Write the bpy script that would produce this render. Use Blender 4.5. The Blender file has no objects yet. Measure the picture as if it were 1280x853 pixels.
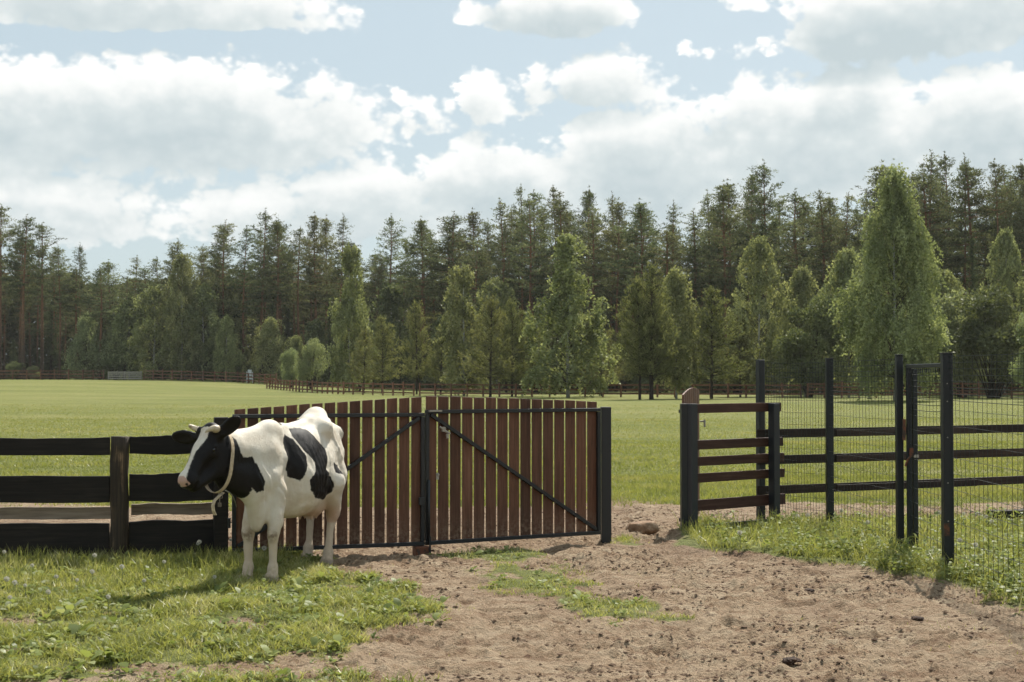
import bpy, bmesh, math, random
import numpy as np
from mathutils import Vector, Matrix, Euler
from mathutils.bvhtree import BVHTree

SC = bpy.context.scene
COL = SC.collection
R = math.radians
rnd = random.Random(11)
rng = np.random.default_rng(11)

# ------------------------------------------------------------------ camera
CAM_H, PITCH, FPX = 1.85, math.atan(46.5/1778.0), 1778.0
cd = bpy.data.cameras.new('camera'); cam = bpy.data.objects.new('camera', cd); COL.objects.link(cam)
cam.location = (0, 0, CAM_H); cam.rotation_euler = (math.pi/2 + PITCH, 0, 0)
cd.sensor_width = 36; cd.lens = 50.0; cd.clip_start = 0.1; cd.clip_end = 6000
cd.dof.use_dof = True; cd.dof.focus_distance = 12.9; cd.dof.aperture_fstop = 7.0
SC.camera = cam
SC.render.resolution_x, SC.render.resolution_y = 1024, 682
SC.view_settings.view_transform = 'Standard'; SC.view_settings.look = 'None'
SC.view_settings.exposure = 0.47; SC.view_settings.gamma = 1.0
SC.view_settings.use_curve_mapping = False
SC.render.engine = 'CYCLES'
SC.cycles.use_adaptive_sampling = True; SC.cycles.adaptive_threshold = 0.025; SC.cycles.adaptive_min_samples = 16
SC.cycles.max_bounces = 5; SC.cycles.diffuse_bounces = 3; SC.cycles.transmission_bounces = 4; SC.cycles.glossy_bounces = 2
SC.cycles.caustics_reflective = False; SC.cycles.caustics_refractive = False; SC.cycles.transparent_max_bounces = 4
SC.cycles.use_denoising = True

# ------------------------------------------------------------------ sun and sky
TO_SUN = Vector((0.31, 0.80, 1.04)).normalized()
SUN_EL = math.asin(TO_SUN.z); SUN_AZ = math.atan2(TO_SUN.x, TO_SUN.y)
sl = bpy.data.lights.new('sun', 'SUN'); sun = bpy.data.objects.new('sun', sl); COL.objects.link(sun)
sl.energy = 5.0; sl.angle = R(0.6); sl.color = (1.0, 0.95, 0.86)
sun.rotation_euler = (-TO_SUN).to_track_quat('-Z', 'Y').to_euler()
sun.location = (20, 40, 60)

W = bpy.data.worlds.new('World'); SC.world = W; W.use_nodes = True
W.cycles.sampling_method = 'MANUAL'; W.cycles.sample_map_resolution = 256
class NT:
    """small helper for writing node trees"""
    def __init__(s, t): s.t = t; s.n = t.nodes; s.l = t.links
    def add(s, typ, **kw):
        nd = s.n.new(typ)
        for k, v in kw.items():
            if k == 'ins':
                for a, b in v.items(): s.put(nd.inputs[a], b)
            else: setattr(nd, k, v)
        return nd
    def put(s, sock, v):
        if isinstance(v, bpy.types.NodeSocket): s.l.new(v, sock)
        elif v is not None: sock.default_value = v
    def m(s, op, a, b=None, c=None, clamp=False):
        nd = s.n.new('ShaderNodeMath'); nd.operation = op; nd.use_clamp = clamp
        s.put(nd.inputs[0], a)
        if b is not None: s.put(nd.inputs[1], b)
        if c is not None: s.put(nd.inputs[2], c)
        return nd.outputs[0]
    def mix(s, f, a, b):
        nd = s.n.new('ShaderNodeMix'); nd.data_type = 'RGBA'
        s.put(nd.inputs[0], f); s.put(nd.inputs[6], a); s.put(nd.inputs[7], b)
        return nd.outputs[2]
    def rng(s, v, a, b, c=0.0, d=1.0, smooth=True):
        nd = s.n.new('ShaderNodeMapRange'); nd.interpolation_type = 'SMOOTHSTEP' if smooth else 'LINEAR'
        s.put(nd.inputs[0], v); nd.inputs[1].default_value = a; nd.inputs[2].default_value = b
        nd.inputs[3].default_value = c; nd.inputs[4].default_value = d
        return nd.outputs[0]
    def noise(s, vec, scale, detail=4, rough=0.55, dist=0.0, typ='FBM'):
        nd = s.n.new('ShaderNodeTexNoise'); nd.noise_type = typ
        if vec is not None: s.put(nd.inputs['Vector'], vec)
        nd.inputs['Scale'].default_value = scale; nd.inputs['Detail'].default_value = detail
        nd.inputs['Roughness'].default_value = rough; nd.inputs['Distortion'].default_value = dist
        return nd.outputs[0]
    def ramp(s, f, stops, interp='LINEAR'):
        nd = s.n.new('ShaderNodeValToRGB'); cr = nd.color_ramp; cr.interpolation = interp
        while len(cr.elements) < len(stops): cr.elements.new(0.5)
        for e, (p, c) in zip(cr.elements, stops):
            e.position = p; e.color = (*c, 1) if len(c) == 3 else c
        s.put(nd.inputs[0], f)
        return nd.outputs[0]
    def attr(s, name, out='Fac'):
        nd = s.n.new('ShaderNodeAttribute'); nd.attribute_name = name
        return nd.outputs[out]

def cloud_group(detail=True):
    """the cloud cover as a field over azimuth and elevation: cumulus heaps with flat bases, broken up by noise"""
    g = bpy.data.node_groups.new('cloud_field', 'ShaderNodeTree')
    g.interface.new_socket('Dir', in_out='INPUT', socket_type='NodeSocketVector')
    g.interface.new_socket('Lift', in_out='INPUT', socket_type='NodeSocketFloat')
    g.interface.new_socket('Shift', in_out='INPUT', socket_type='NodeSocketFloat')
    g.interface.new_socket('Density', in_out='OUTPUT', socket_type='NodeSocketFloat')
    g.interface.new_socket('Base', in_out='OUTPUT', socket_type='NodeSocketFloat')
    t = NT(g); gi = t.add('NodeGroupInput'); go = t.add('NodeGroupOutput')
    sp = t.add('ShaderNodeSeparateXYZ'); t.put(sp.inputs[0], gi.outputs[0])
    az = t.m('ADD', t.m('ARCTAN2', sp.outputs[0], sp.outputs[1]), gi.outputs[2])
    el = t.m('ADD', t.m('ARCSINE', sp.outputs[2]), gi.outputs[1])
    vv = t.add('ShaderNodeCombineXYZ')
    # wide cumulus need the vertical squeezed less than the horizontal
    t.put(vv.inputs[0], az); t.put(vv.inputs[1], t.m('MULTIPLY', el, 1.35)); vv.inputs[2].default_value = 3.7
    v = vv.outputs[0]
    wide = t.noise(v, 9.0, 2, 0.5)
    n1 = t.noise(v, 22.0, 7 if detail else 2, 0.56, 0.25 if detail else 0.0)
    vo = t.add('ShaderNodeTexVoronoi', feature='SMOOTH_F1'); t.put(vo.inputs['Vector'], v)
    vo.inputs['Scale'].default_value = 60.0; vo.inputs['Smoothness'].default_value = 0.6
    try: vo.inputs['Detail'].default_value = 2.0; vo.inputs['Roughness'].default_value = 0.55
    except Exception: pass
    puff = t.m('SUBTRACT', 0.55, vo.outputs[0])
    uw = t.m('ADD', az, t.m('MULTIPLY', t.m('SUBTRACT', n1, 0.5), 0.07))
    vw = t.m('ADD', el, t.m('MULTIPLY', t.m('SUBTRACT', wide, 0.5), 0.02))
    dens = None; base = None
    P = lambda px, py: (math.atan((px-640)/FPX), math.atan((473-py)/FPX))
    # px centre, py base, half width px, height px, depth below base px, weight
    for cx, cy, rw, up, dn, wt in (
        (150, 30, 330, 90, 20, 1.0),     # top left bank
        (200, 180, 285, 118, 62, 1.05),  # big left heap
        (20, 180, 180, 105, 60, 1.0),
        (395, 165, 110, 85, 50, .8),
        (70, 275, 190, 60, 45, .85),     # low left bank
        (330, 262, 170, 38, 50, .8),
        (470, 255, 170, 62, 70, .95),
        (640, 240, 190, 90, 80, 1.0),
        (810, 225, 210, 120, 90, 1.05),
        (1000, 185, 220, 95, 90, 1.05),
        (1060, 130, 95, 50, 60, .9),
        (1240, 190, 190, 100, 100, 1.05),
        (745, 105, 110, 58, 36, .85),
        (610, 130, 48, 46, 26, .75),
        (520, 150, 60, 46, 30, .7),
        (685, 20, 125, 60, 30, 1.3),
        (1130, 55, 190, 90, 45, 1.2),
        (1250, 40, 140, 80, 40, 1.0),
        (912, 68, 48, 18, 14, .48),
        (930, 5, 45, 22, 12, .7)):
        u0, v0 = P(cx, cy)
        du = t.m('DIVIDE', t.m('SUBTRACT', uw, u0), rw/FPX)
        dv = t.m('SUBTRACT', vw, v0)
        up_ = t.m('DIVIDE', t.m('MAXIMUM', dv, 0.0), up/FPX)
        dn_ = t.m('DIVIDE', t.m('MINIMUM', dv, 0.0), dn/FPX)
        r2 = t.m('ADD', t.m('POWER', t.m('ABSOLUTE', du), 2.4), t.m('ADD', t.m('MULTIPLY', up_, up_), t.m('MULTIPLY', dn_, dn_)))
        b = t.m('MULTIPLY', t.m('SUBTRACT', 1.0, r2), wt)
        dens = b if dens is None else t.m('SMOOTH_MAX', dens, b, 0.25)
    # the rest of the sky: the same kind of broken cumulus cover
    fy = t.m('DIVIDE', t.m('ABSOLUTE', az), 0.40); fe = t.m('DIVIDE', el, 0.30)
    out = t.rng(t.m('MAXIMUM', fy, fe), 0.95, 1.25)
    gen = t.m('MULTIPLY', t.m('SUBTRACT', t.noise(v, 4.2, 3, 0.5), 0.50), 5.0)
    dens = t.m('ADD', t.m('MULTIPLY', dens, t.m('SUBTRACT', 1.0, out)), t.m('MULTIPLY', gen, out))
    dens = t.m('MAXIMUM', dens, -1.0)
    d = t.m('ADD', dens, t.m('MULTIPLY', t.m('SUBTRACT', n1, 0.5), 1.5 if detail else 0.8))
    if detail: d = t.m('ADD', d, t.m('MULTIPLY', puff, 0.55))
    t.put(go.inputs[0], d)
    t.put(go.inputs[1], t.m('ADD', t.m('MULTIPLY', t.m('SUBTRACT', n1, 0.5), 1.0), t.m('MULTIPLY', puff, 0.5)))
    return g

wt = NT(W.node_tree); wt.n.clear()
out = wt.add('ShaderNodeOutputWorld'); bg = wt.add('ShaderNodeBackground')
sky = wt.add('ShaderNodeTexSky', sky_type='NISHITA', sun_disc=False, sun_elevation=SUN_EL, sun_rotation=SUN_AZ,
             altitude=150.0, air_density=1.0, dust_density=2.0, ozone_density=2.0)
tc = wt.add('ShaderNodeTexCoord'); D = tc.outputs['Generated']
cg = cloud_group(); cg_soft = cloud_group(False)
def field(lift, shift=0.0):
    n = wt.add('ShaderNodeGroup'); n.node_tree = cg if lift == 0 else cg_soft; wt.put(n.inputs[0], D)
    n.inputs[1].default_value = lift; n.inputs[2].default_value = shift
    return n
f0 = field(0.0); f1 = field(0.017, 0.004)
d0 = f0.outputs[0]
cover = wt.rng(d0, 0.04, 0.34)
# light comes from above and behind the clouds: how much cloud lies between a point and the sun side
thick = wt.m('ADD', wt.m('MULTIPLY', wt.m('MAXIMUM', f1.outputs[0], 0.0), 1.15), wt.m('MULTIPLY', wt.m('MAXIMUM', d0, 0.0), 0.12))
lit = wt.m('ADD', wt.m('SUBTRACT', 1.0, wt.rng(thick, 0.16, 1.55, 0.0, 1.0, False)), wt.m('MULTIPLY', f0.outputs[1], 0.55), clamp=True)
cr_ = wt.ramp(lit, [(0.0, (.49, .565, .59)), (0.30, (.60, .66, .67)), (0.62, (.80, .82, .81)), (1.0, (.93, .93, .915))])
c10 = wt.add('ShaderNodeVectorMath', operation='SCALE'); wt.put(c10.inputs[0], cr_); c10.inputs['Scale'].default_value = 10.0
ccol = c10.outputs[0]
veil = wt.mix(0.74, sky.outputs[0], (5.15, 6.15, 6.45, 1))       # thin high haze over the blue
col = wt.mix(cover, veil, ccol)
wt.put(bg.inputs[0], col); bg.inputs[1].default_value = 0.085
wt.l.new(bg.outputs[0], out.inputs[0])

# ------------------------------------------------------------------ helpers
def ray(px, py):
    """direction in the place of a point of the 1280 x 853 photograph"""
    dx, dy = (px-640)/FPX, (426.5-py)/FPX
    c, s = math.cos(PITCH), math.sin(PITCH)
    return Vector((dx, c - dy*s, s + dy*c))
def ground_at(px, py, z=0.0):
    d = ray(px, py); t = (z-CAM_H)/d.z
    return Vector((d.x*t, d.y*t, z))
def at_depth(px, py, Y):
    d = ray(px, py); t = Y/d.y
    return Vector((d.x*t, Y, CAM_H + d.z*t))

def tag(o, label=None, cat=None, group=None, kind=None):
    if label: o['label'] = label
    if cat: o['category'] = cat
    if group: o['group'] = group
    if kind: o['kind'] = kind
    return o
def empty(name, loc=(0, 0, 0), rz=0.0):
    o = bpy.data.objects.new(name, None); COL.objects.link(o)
    o.location = loc; o.rotation_euler = (0, 0, rz); o.empty_display_size = 0.2
    return o
def link(name, me, parent=None, mat=None):
    if mat is not None and not me.materials: me.materials.append(mat)
    o = bpy.data.objects.new(name, me); COL.objects.link(o)
    if parent is not None: o.parent = parent
    return o
def mesh_np(name, verts, faces, smooth=False, attrs=None):
    """verts (n,3), faces (m,k) or list of such arrays, fast path"""
    me = bpy.data.meshes.new(name)
    if isinstance(faces, np.ndarray): faces = [faces]
    verts = np.ascontiguousarray(verts, dtype=np.float32)
    me.vertices.add(len(verts)); me.vertices.foreach_set('co', verts.ravel())
    nl = sum(f.size for f in faces); nf = sum(len(f) for f in faces)
    me.loops.add(nl); me.polygons.add(nf)
    me.loops.foreach_set('vertex_index', np.concatenate([f.ravel() for f in faces]).astype(np.int32))
    tot = np.concatenate([np.full(len(f), f.shape[1], dtype=np.int32) for f in faces])
    st = np.concatenate([[0], np.cumsum(tot)[:-1]]).astype(np.int32)
    me.polygons.foreach_set('loop_start', st); me.polygons.foreach_set('loop_total', tot)
    me.polygons.foreach_set('use_smooth', np.full(nf, smooth, dtype=bool))
    me.update(calc_edges=True)
    for k, a in (attrs or {}).items():
        at = me.attributes.new(k, 'FLOAT', 'POINT'); at.data.foreach_set('value', np.ascontiguousarray(a, dtype=np.float32))
    me.validate()
    return me

class MB:
    """collects boxes and tubes of one part"""
    def __init__(s): s.v = []; s.f = []
    def box(s, a, b, rough=0.0, bev=0.0):
        bm = None
        x0, y0, z0 = a; x1, y1, z1 = b
        n = len(s.v)
        for x, y, z in ((x0,y0,z0),(x1,y0,z0),(x1,y1,z0),(x0,y1,z0),(x0,y0,z1),(x1,y0,z1),(x1,y1,z1),(x0,y1,z1)):
            s.v.append((x+rnd.uniform(-rough,rough), y+rnd.uniform(-rough,rough), z+rnd.uniform(-rough,rough)))
        for q in ((0,3,2,1),(4,5,6,7),(0,1,5,4),(1,2,6,5),(2,3,7,6),(3,0,4,7)): s.f.append(tuple(n+i for i in q))
        return s
    def tube(s, pts, radii, sides=8, cap=True, up=None, flat=1.0):
        pts = [Vector(p) for p in pts]; n0 = len(s.v); N = len(pts)
        if not hasattr(radii, '__len__'): radii = [radii]*N
        ref = None
        for i, p in enumerate(pts):
            d = (pts[min(i+1, N-1)] - pts[max(i-1, 0)]).normalized()
            if ref is None:
                ref = Vector(up) if up is not None else (Vector((1,0,0)) if abs(d.x) < 0.8 else Vector((0,1,0)))
            a = (ref - d*ref.dot(d)).normalized(); b = d.cross(a); ref = a
            for k in range(sides):
                t = 2*math.pi*k/sides
                s.v.append(tuple(p + (a*math.cos(t) + b*math.sin(t)*flat)*radii[i]))
        for i in range(N-1):
            for k in range(sides):
                k2 = (k+1) % sides
                s.f.append((n0+i*sides+k, n0+i*sides+k2, n0+(i+1)*sides+k2, n0+(i+1)*sides+k))
        if cap:
            s.f.append(tuple(n0+k for k in reversed(range(sides)))); s.f.append(tuple(n0+(N-1)*sides+k for k in range(sides)))
        return s
    def mesh(s, name, smooth=False, bevel=0.0, seg=1):
        me = bpy.data.meshes.new(name); me.from_pydata(s.v, [], s.f)
        if bevel > 0:
            bm = bmesh.new(); bm.from_mesh(me)
            bmesh.ops.bevel(bm, geom=bm.edges[:], offset=bevel, segments=seg, affect='EDGES', clamp_overlap=True)
            bm.to_mesh(me); bm.free()
        if smooth: me.polygons.foreach_set('use_smooth', [True]*len(me.polygons))
        me.update(); return me
    def build(s, name, mat, parent=None, smooth=False, bevel=0.0, seg=1):
        return link(name, s.mesh(name, smooth, bevel, seg), parent, mat)

def sstep(a, b, x):
    t = np.clip((x-a)/(b-a), 0, 1); return t*t*(3-2*t)
_perm = np.random.default_rng(5).random((256, 256)).astype(np.float32)
def vnoise(x, y):
    xi = np.floor(x).astype(np.int64); yi = np.floor(y).astype(np.int64)
    fx = x-xi; fy = y-yi
    fx = fx*fx*fx*(fx*(fx*6-15)+10); fy = fy*fy*fy*(fy*(fy*6-15)+10)
    g = lambda i, j: _perm[i & 255, j & 255]
    return (g(xi,yi)*(1-fx)+g(xi+1,yi)*fx)*(1-fy) + (g(xi,yi+1)*(1-fx)+g(xi+1,yi+1)*fx)*fy
def fbm(x, y, oct=4, gain=0.5, lac=2.03):
    s = 0; a = 1; t = 0
    for o in range(oct):
        s = s + a*vnoise(x+o*17.3, y+o*9.1); t += a; a *= gain; x = x*lac; y = y*lac
    return s/t
def poly_sd(x, y, poly):
    """signed distance to a polygon, negative inside"""
    p = np.asarray(poly, dtype=np.float64); d = np.full(np.shape(x), 1e18); ins = np.zeros(np.shape(x), bool)
    n = len(p)
    for i in range(n):
        ax, ay = p[i]; bx, by = p[(i+1) % n]
        ex, ey = bx-ax, by-ay; wx, wy = x-ax, y-ay
        t = np.clip((wx*ex+wy*ey)/(ex*ex+ey*ey+1e-12), 0, 1)
        d = np.minimum(d, (wx-ex*t)**2 + (wy-ey*t)**2)
        c = ((ay > y) != (by > y)) & (x < (bx-ax)*(y-ay)/((by-ay) if by != ay else 1e-12) + ax)
        ins ^= c
    d = np.sqrt(d); return np.where(ins, -d, d)

def new_mat(name):
    m = bpy.data.materials.new(name); m.use_nodes = True
    t = NT(m.node_tree); t.n.clear(); o = t.add('ShaderNodeOutputMaterial')
    return m, t, o
def principled(t, o, color, rough=0.6, spec=0.3, bump=None, bstr=0.4, bdist=0.01, **kw):
    p = t.add('ShaderNodeBsdfPrincipled'); t.put(p.inputs['Base Color'], color)
    t.put(p.inputs['Roughness'], rough); t.put(p.inputs['Specular IOR Level'], spec)
    for k, v in kw.items(): t.put(p.inputs[k], v)
    if bump is not None:
        b = t.add('ShaderNodeBump'); b.inputs['Strength'].default_value = bstr; b.inputs['Distance'].default_value = bdist
        t.put(b.inputs['Height'], bump); t.l.new(b.outputs[0], p.inputs['Normal'])
    t.l.new(p.outputs[0], o.inputs[0]); return p
def wood_mat(name, c0, c1, c2, grain=(1, 1, 14), worn=None, rough=0.6, spec=0.25, axis='Z', wear_amt=0.62, mud=0.0):
    """stained or weathered boards: long grain along one axis, blotches, worn patches; shifted per board"""
    m, t, o = new_mat(name)
    tc = t.add('ShaderNodeTexCoord'); oi = t.add('ShaderNodeObjectInfo')
    mp = t.add('ShaderNodeMapping'); t.put(mp.inputs[0], tc.outputs['Object'])
    sc = {'Z': (24, 24, 1.3), 'X': (1.3, 24, 24), 'Y': (24, 1.3, 24)}[axis]
    mp.inputs['Scale'].default_value = sc
    off = t.add('ShaderNodeVectorMath', operation='SCALE'); off.inputs[0].default_value = (37, 19, 23); t.put(off.inputs['Scale'], oi.outputs['Random'])
    t.l.new(off.outputs[0], mp.inputs['Location'])
    g = t.noise(mp.outputs[0], 1.6, 6, 0.62, 0.6)
    ad = t.add('ShaderNodeVectorMath', operation='ADD'); t.put(ad.inputs[0], tc.outputs['Object']); t.l.new(off.outputs[0], ad.inputs[1])
    bl = t.noise(ad.outputs[0], 2.2, 4, 0.6)
    col = t.ramp(t.m('ADD', t.m('MULTIPLY', g, 0.7), t.m('MULTIPLY', bl, 0.35)), [(0.30, c0), (0.52, c1), (0.75, c2)])
    tint = t.m('MULTIPLY_ADD', oi.outputs['Random'], 0.7, 0.65)
    hs = t.add('ShaderNodeHueSaturation'); t.put(hs.inputs['Color'], col); t.put(hs.inputs['Value'], tint)
    col = hs.outputs[0]
    if worn is not None:
        w = t.noise(mp.outputs[0], 0.8, 5, 0.7, 0.3)
        col = t.mix(t.rng(t.m('ADD', t.m('MULTIPLY', w, 0.6), t.m('MULTIPLY', bl, 0.4)), wear_amt, wear_amt+0.14), col, (*worn, 1))
    if mud > 0:
        sz = t.add('ShaderNodeSeparateXYZ'); t.put(sz.inputs[0], tc.outputs['Object'])
        sp_ = t.noise(ad.outputs[0], 26, 5, .7)
        mm = t.m('MULTIPLY', t.rng(sz.outputs[2], mud, .08), t.rng(sp_, .42, .62))
        col = t.mix(t.m('MULTIPLY', mm, .75), col, (.23, .155, .10, 1))
    principled(t, o, col, rough, spec, bump=g, bstr=0.5, bdist=0.006)
    return m

# ------------------------------------------------------------------ the ground: one sheet, dirt yard, grass patches and the meadow
def px_poly(pts): return [tuple(ground_at(x, min(y, 1400))[:2]) for x, y in pts]
PATCH_LEFT = px_poly([(-420,688),(275,690),(430,703),(480,722),(560,746),(592,782),(535,806),(460,824),(410,862),(330,905),(240,935),(95,915),(40,890),(0,885),(-420,880)])
PATCH_HUMP = px_poly([(580,694),(640,697),(700,716),(750,732),(800,756),(790,772),(735,768),(680,748),(600,738)])
PATCH_RIGHT = px_poly([(846,672),(866,658),(985,655),(1060,652),(1700,652),(1700,950),(1480,850),(1280,772),(1200,744),(1130,722),(1050,712),(950,699),(900,691),(846,690)])
PATCH_POST = px_poly([(757,676),(768,667),(800,672),(812,684),(785,688)])
MEADOW_Y = 20.6
def elevation(x, y):
    e = 1.6*sstep(85, 235, y)*sstep(-2, -60, x)                                     # the pasture climbs to the left
    e = e + .5*sstep(150, 320, y)*sstep(-10, 60, x)
    e = e + .10*(fbm(x*.12+3, y*.12, 2)-.5)*sstep(22, 45, y)
    return e
def gate_line_dist(x, y):
    """metres in front of the closed gates"""
    gy = np.interp(x, [-3.2, -2.85, -.92, 1.02, 1.3], [14.3, 14.4, 15.03, 16.15, 16.3]); return gy-y
def masks(x, y):
    n = (fbm(x*1.3, y*1.3, 4)-.5); n2 = (fbm(x*4.1+9, y*4.1, 3)-.5)
    w = n*1.0+n2*.45
    gl = sstep(.28, -.35, poly_sd(x, y, PATCH_LEFT)+w*1.9+.05)*(1-.55*sstep(.66,.76,fbm(x*1.5+31, y*1.9, 3))*sstep(12.5,10.5,y))
    gr = sstep(.22, -.25, poly_sd(x, y, PATCH_RIGHT)+w*.8)
    gh = sstep(.25, -.35, poly_sd(x, y, PATCH_HUMP)+w*1.7-.06)*.9
    gp = sstep(.15, -.15, poly_sd(x, y, PATCH_POST)+w*.6)*.8
    edge = MEADOW_Y + .35*np.sin(x*.5) + .3*sstep(2.5, 5, x)
    gm = sstep(-.7, .8, y-edge+w*2.2)
    ob = sstep(.64, .76, fbm(x*.9+40, y*.9+7, 3)+.10*sstep(12, 9, y)*sstep(1.5, -.5, x))*.26*sstep(20,18,y)   # stray tufts on the dirt
    return np.maximum.reduce([gl, gr, gh, gp, gm, ob]), gl, gr, gh, gm, gp
def height(x, y, fine=True):
    e = elevation(x, y)
    g, gl, gr, gh, gm, gp = masks(x, y)
    near = sstep(40, 20, y)
    d = gate_line_dist(x, y)
    inx = sstep(-1.9, -1.2, x)*sstep(1.5, .9, x)
    e = e + near*(.05*(fbm(x*.55, y*.55, 2)-.5) + .035*gl + .05*gr + .02*gh)
    e = e + .055*inx*sstep(.15, .8, d)*sstep(3.2, 1.2, d) - .03*inx*sstep(.5, .0, d)*sstep(-3, -.3, d)     # worn hollow under the gates
    if fine:
        s = (1-g)*near
        c = fbm(x*7, y*7, 3); c2 = fbm(x*19+5, y*19, 2)
        e = e + s*(.045*(fbm(x*2.2+4, y*2.2, 3)-.5) + .05*np.maximum(c-.50, 0) + .085*np.maximum(c2-.50, 0)*sstep(.35, .6, fbm(x*.8+2, y*1.1, 2)) + .016*(c2-.5) + .012*(vnoise(x*33, y*33)-.5) + .030*np.maximum(fbm(x*11+8, y*14, 2)-.55, 0))
        for (ax, ay), (bx, by) in (((.15,15.4),(1.9,8.0)),((1.55,17.2),(3.9,8.6))):
            rx = np.interp(y, [by, ay], [bx, ax])+.12*np.sin(y*.9); dr = np.abs(x-rx)
            e = e + s*(-.030*np.exp(-(dr/.16)**2)+.016*np.exp(-((dr-.30)/.10)**2))*(.5+fbm(x*.7, y*.4+3, 2))
        e = e - s*.03*sstep(.60, .70, fbm(x*3.1+11, y*3.1+2, 3))          # hoof prints
    return e
def axis(dense0, dense1, step, lo, hi, grow=1.13):
    a = list(np.arange(dense0, dense1, step)); p = a[-1]; s = step
    while p < hi: s = min(s*grow, 25); p += s; a.append(p)
    p = a[0]; s = step; b = []
    while p > lo: s = min(s*grow, 25); p -= s; b.append(p)
    return np.array(b[::-1]+a)
gx = axis(-4.4, 6.0, .023, -900, 900); gy = axis(8.3, 17.6, .026, -60, 1500, 1.06)
GX, GY = np.meshgrid(gx, gy, indexing='ij')
GZ = height(GX, GY)
gm_all = masks(GX, GY)
nx_, ny_ = GX.shape
idx = np.arange(nx_*ny_).reshape(nx_, ny_)
quads = np.stack([idx[:-1,:-1], idx[1:,:-1], idx[1:,1:], idx[:-1,1:]], -1).reshape(-1, 4)
gme = mesh_np('ground', np.stack([GX.ravel(), GY.ravel(), GZ.ravel()], 1), quads, True, dict(grass=gm_all[0].ravel(), meadow=gm_all[4].ravel()))
def ground_mat():
    m, t, o = new_mat('ground')
    tc = t.add('ShaderNodeTexCoord'); P = tc.outputs['Object']
    big = t.noise(P, .55, 4, .55); mid = t.noise(P, 3.2, 5, .6); fine = t.noise(P, 22, 5, .65); grit = t.noise(P, 90, 3, .7)
    st = t.add('ShaderNodeMapping'); t.put(st.inputs[0], P); st.inputs['Scale'].default_value = (1.0, 2.4, 1)
    streak = t.noise(st.outputs[0], 2.2, 5, .65, .4)
    f = t.m('ADD', t.m('MULTIPLY', streak, .5), t.m('ADD', t.m('MULTIPLY', mid, .3), t.m('MULTIPLY', fine, .25)))
    soil = t.ramp(f, [(.35, (.112,.066,.039)), (.45, (.225,.150,.094)), (.53, (.318,.234,.155)), (.68, (.42,.332,.232))])
    damp = t.noise(P, .38, 3, .6, .5); soil = t.mix(t.rng(damp, .50, .66, 0, .45), soil, (.17,.105,.070,1))
    soil = t.mix(t.rng(grit, .58, .70, 0, .6), soil, (.10,.055,.035,1))
    soil = t.mix(t.rng(t.noise(st.outputs[0], 8, 6, .7), .57, .64, 0, .75), soil, (.10,.056,.038,1))     # damp dung and turned earth
    # soil between grass stems, and pasture
    gn = t.noise(P, 7, 5, .65)
    grn = t.ramp(gn, [(.3, (.085,.090,.034)), (.55, (.165,.180,.058)), (.75, (.24,.23,.105))])
    mst = t.add('ShaderNodeMapping'); t.put(mst.inputs[0], P); mst.inputs['Scale'].default_value = (.35, 1.0, 1)
    mb = t.noise(mst.outputs[0], .10, 5, .6); mb2 = t.noise(mst.outputs[0], 1.3, 5, .7); mb3 = t.noise(P, 9, 4, .7)
    md = t.ramp(t.m('ADD', t.m('MULTIPLY', mb, .45), t.m('ADD', t.m('MULTIPLY', mb2, .35), t.m('MULTIPLY', mb3, .2))),
                [(.36, (.100,.122,.030)), (.5, (.160,.170,.047)), (.64, (.240,.222,.085))])
    sp = t.add('ShaderNodeSeparateXYZ'); t.put(sp.inputs[0], P)
    far = t.rng(sp.outputs[1], 14, 22)
    gcol = t.mix(t.m('MULTIPLY', t.attr('meadow'), far), grn, md)
    ga = t.m('ADD', t.attr('grass'), t.m('MULTIPLY', t.m('SUBTRACT', fine, .5), .5))
    col = t.mix(t.rng(ga, .48, .88), soil, gcol)
    h = t.m('ADD', t.m('MULTIPLY', fine, 1.0), t.m('ADD', t.m('MULTIPLY', grit, .35), t.m('MULTIPLY', mid, 1.0)))
    principled(t, o, col, .92, .12, bump=h, bstr=.9, bdist=.06)
    return m
ground = link('ground', gme, None, ground_mat()); tag(ground, kind='structure')
def zat(x, y): return float(height(np.array([float(x)]), np.array([float(y)]), False)[0])

# ------------------------------------------------------------------ gates and fences
M_STAIN = wood_mat('stained_boards', (.050,.021,.011), (.108,.047,.026), (.175,.084,.050), rough=.55, spec=.3, worn=(.17,.09,.065), wear_amt=.64, mud=.45)
M_DARKW = wood_mat('dark_boards', (.006,.005,.004), (.014,.011,.009), (.032,.025,.019), axis='X', rough=.7, worn=(.12,.095,.07), wear_amt=.70)
M_OLD_LIT = wood_mat('sunlit_weathered_board', (.15,.115,.085), (.27,.215,.165), (.38,.32,.25), axis='X', rough=.8)  # weathered grey-brown, paler because its sunlit look is put into the colour
M_POST = wood_mat('rough_post', (.016,.012,.009), (.035,.026,.018), (.07,.05,.033), rough=.75, worn=(.34,.22,.12), wear_amt=.53)
M_RAIL = wood_mat('rail_boards', (.026,.011,.008), (.050,.022,.015), (.09,.045,.031), axis='X', rough=.6, worn=(.14,.09,.07), wear_amt=.68)
M_PRAIL = wood_mat('paddock_rails', (.010,.007,.005), (.024,.015,.011), (.055,.036,.027), axis='X', rough=.65, worn=(.16,.12,.095), wear_amt=.66)
M_FAR = wood_mat('far_fence_wood', (.10,.045,.028), (.18,.085,.052), (.27,.14,.09), axis='X', rough=.7)
def paint_mat(name, c, worn, amt=.66, rough=.42):
    m, t, o = new_mat(name); tc = t.add('ShaderNodeTexCoord')
    n = t.noise(tc.outputs['Object'], 14, 5, .7); n2 = t.noise(tc.outputs['Object'], 60, 3, .6)
    col = t.mix(t.rng(n, amt, amt+.07), (*c, 1), (*worn, 1))
    principled(t, o, col, t.m('MULTIPLY_ADD', n2, .25, rough-.1), .45, bump=n2, bstr=.15, bdist=.003)
    return m
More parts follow.
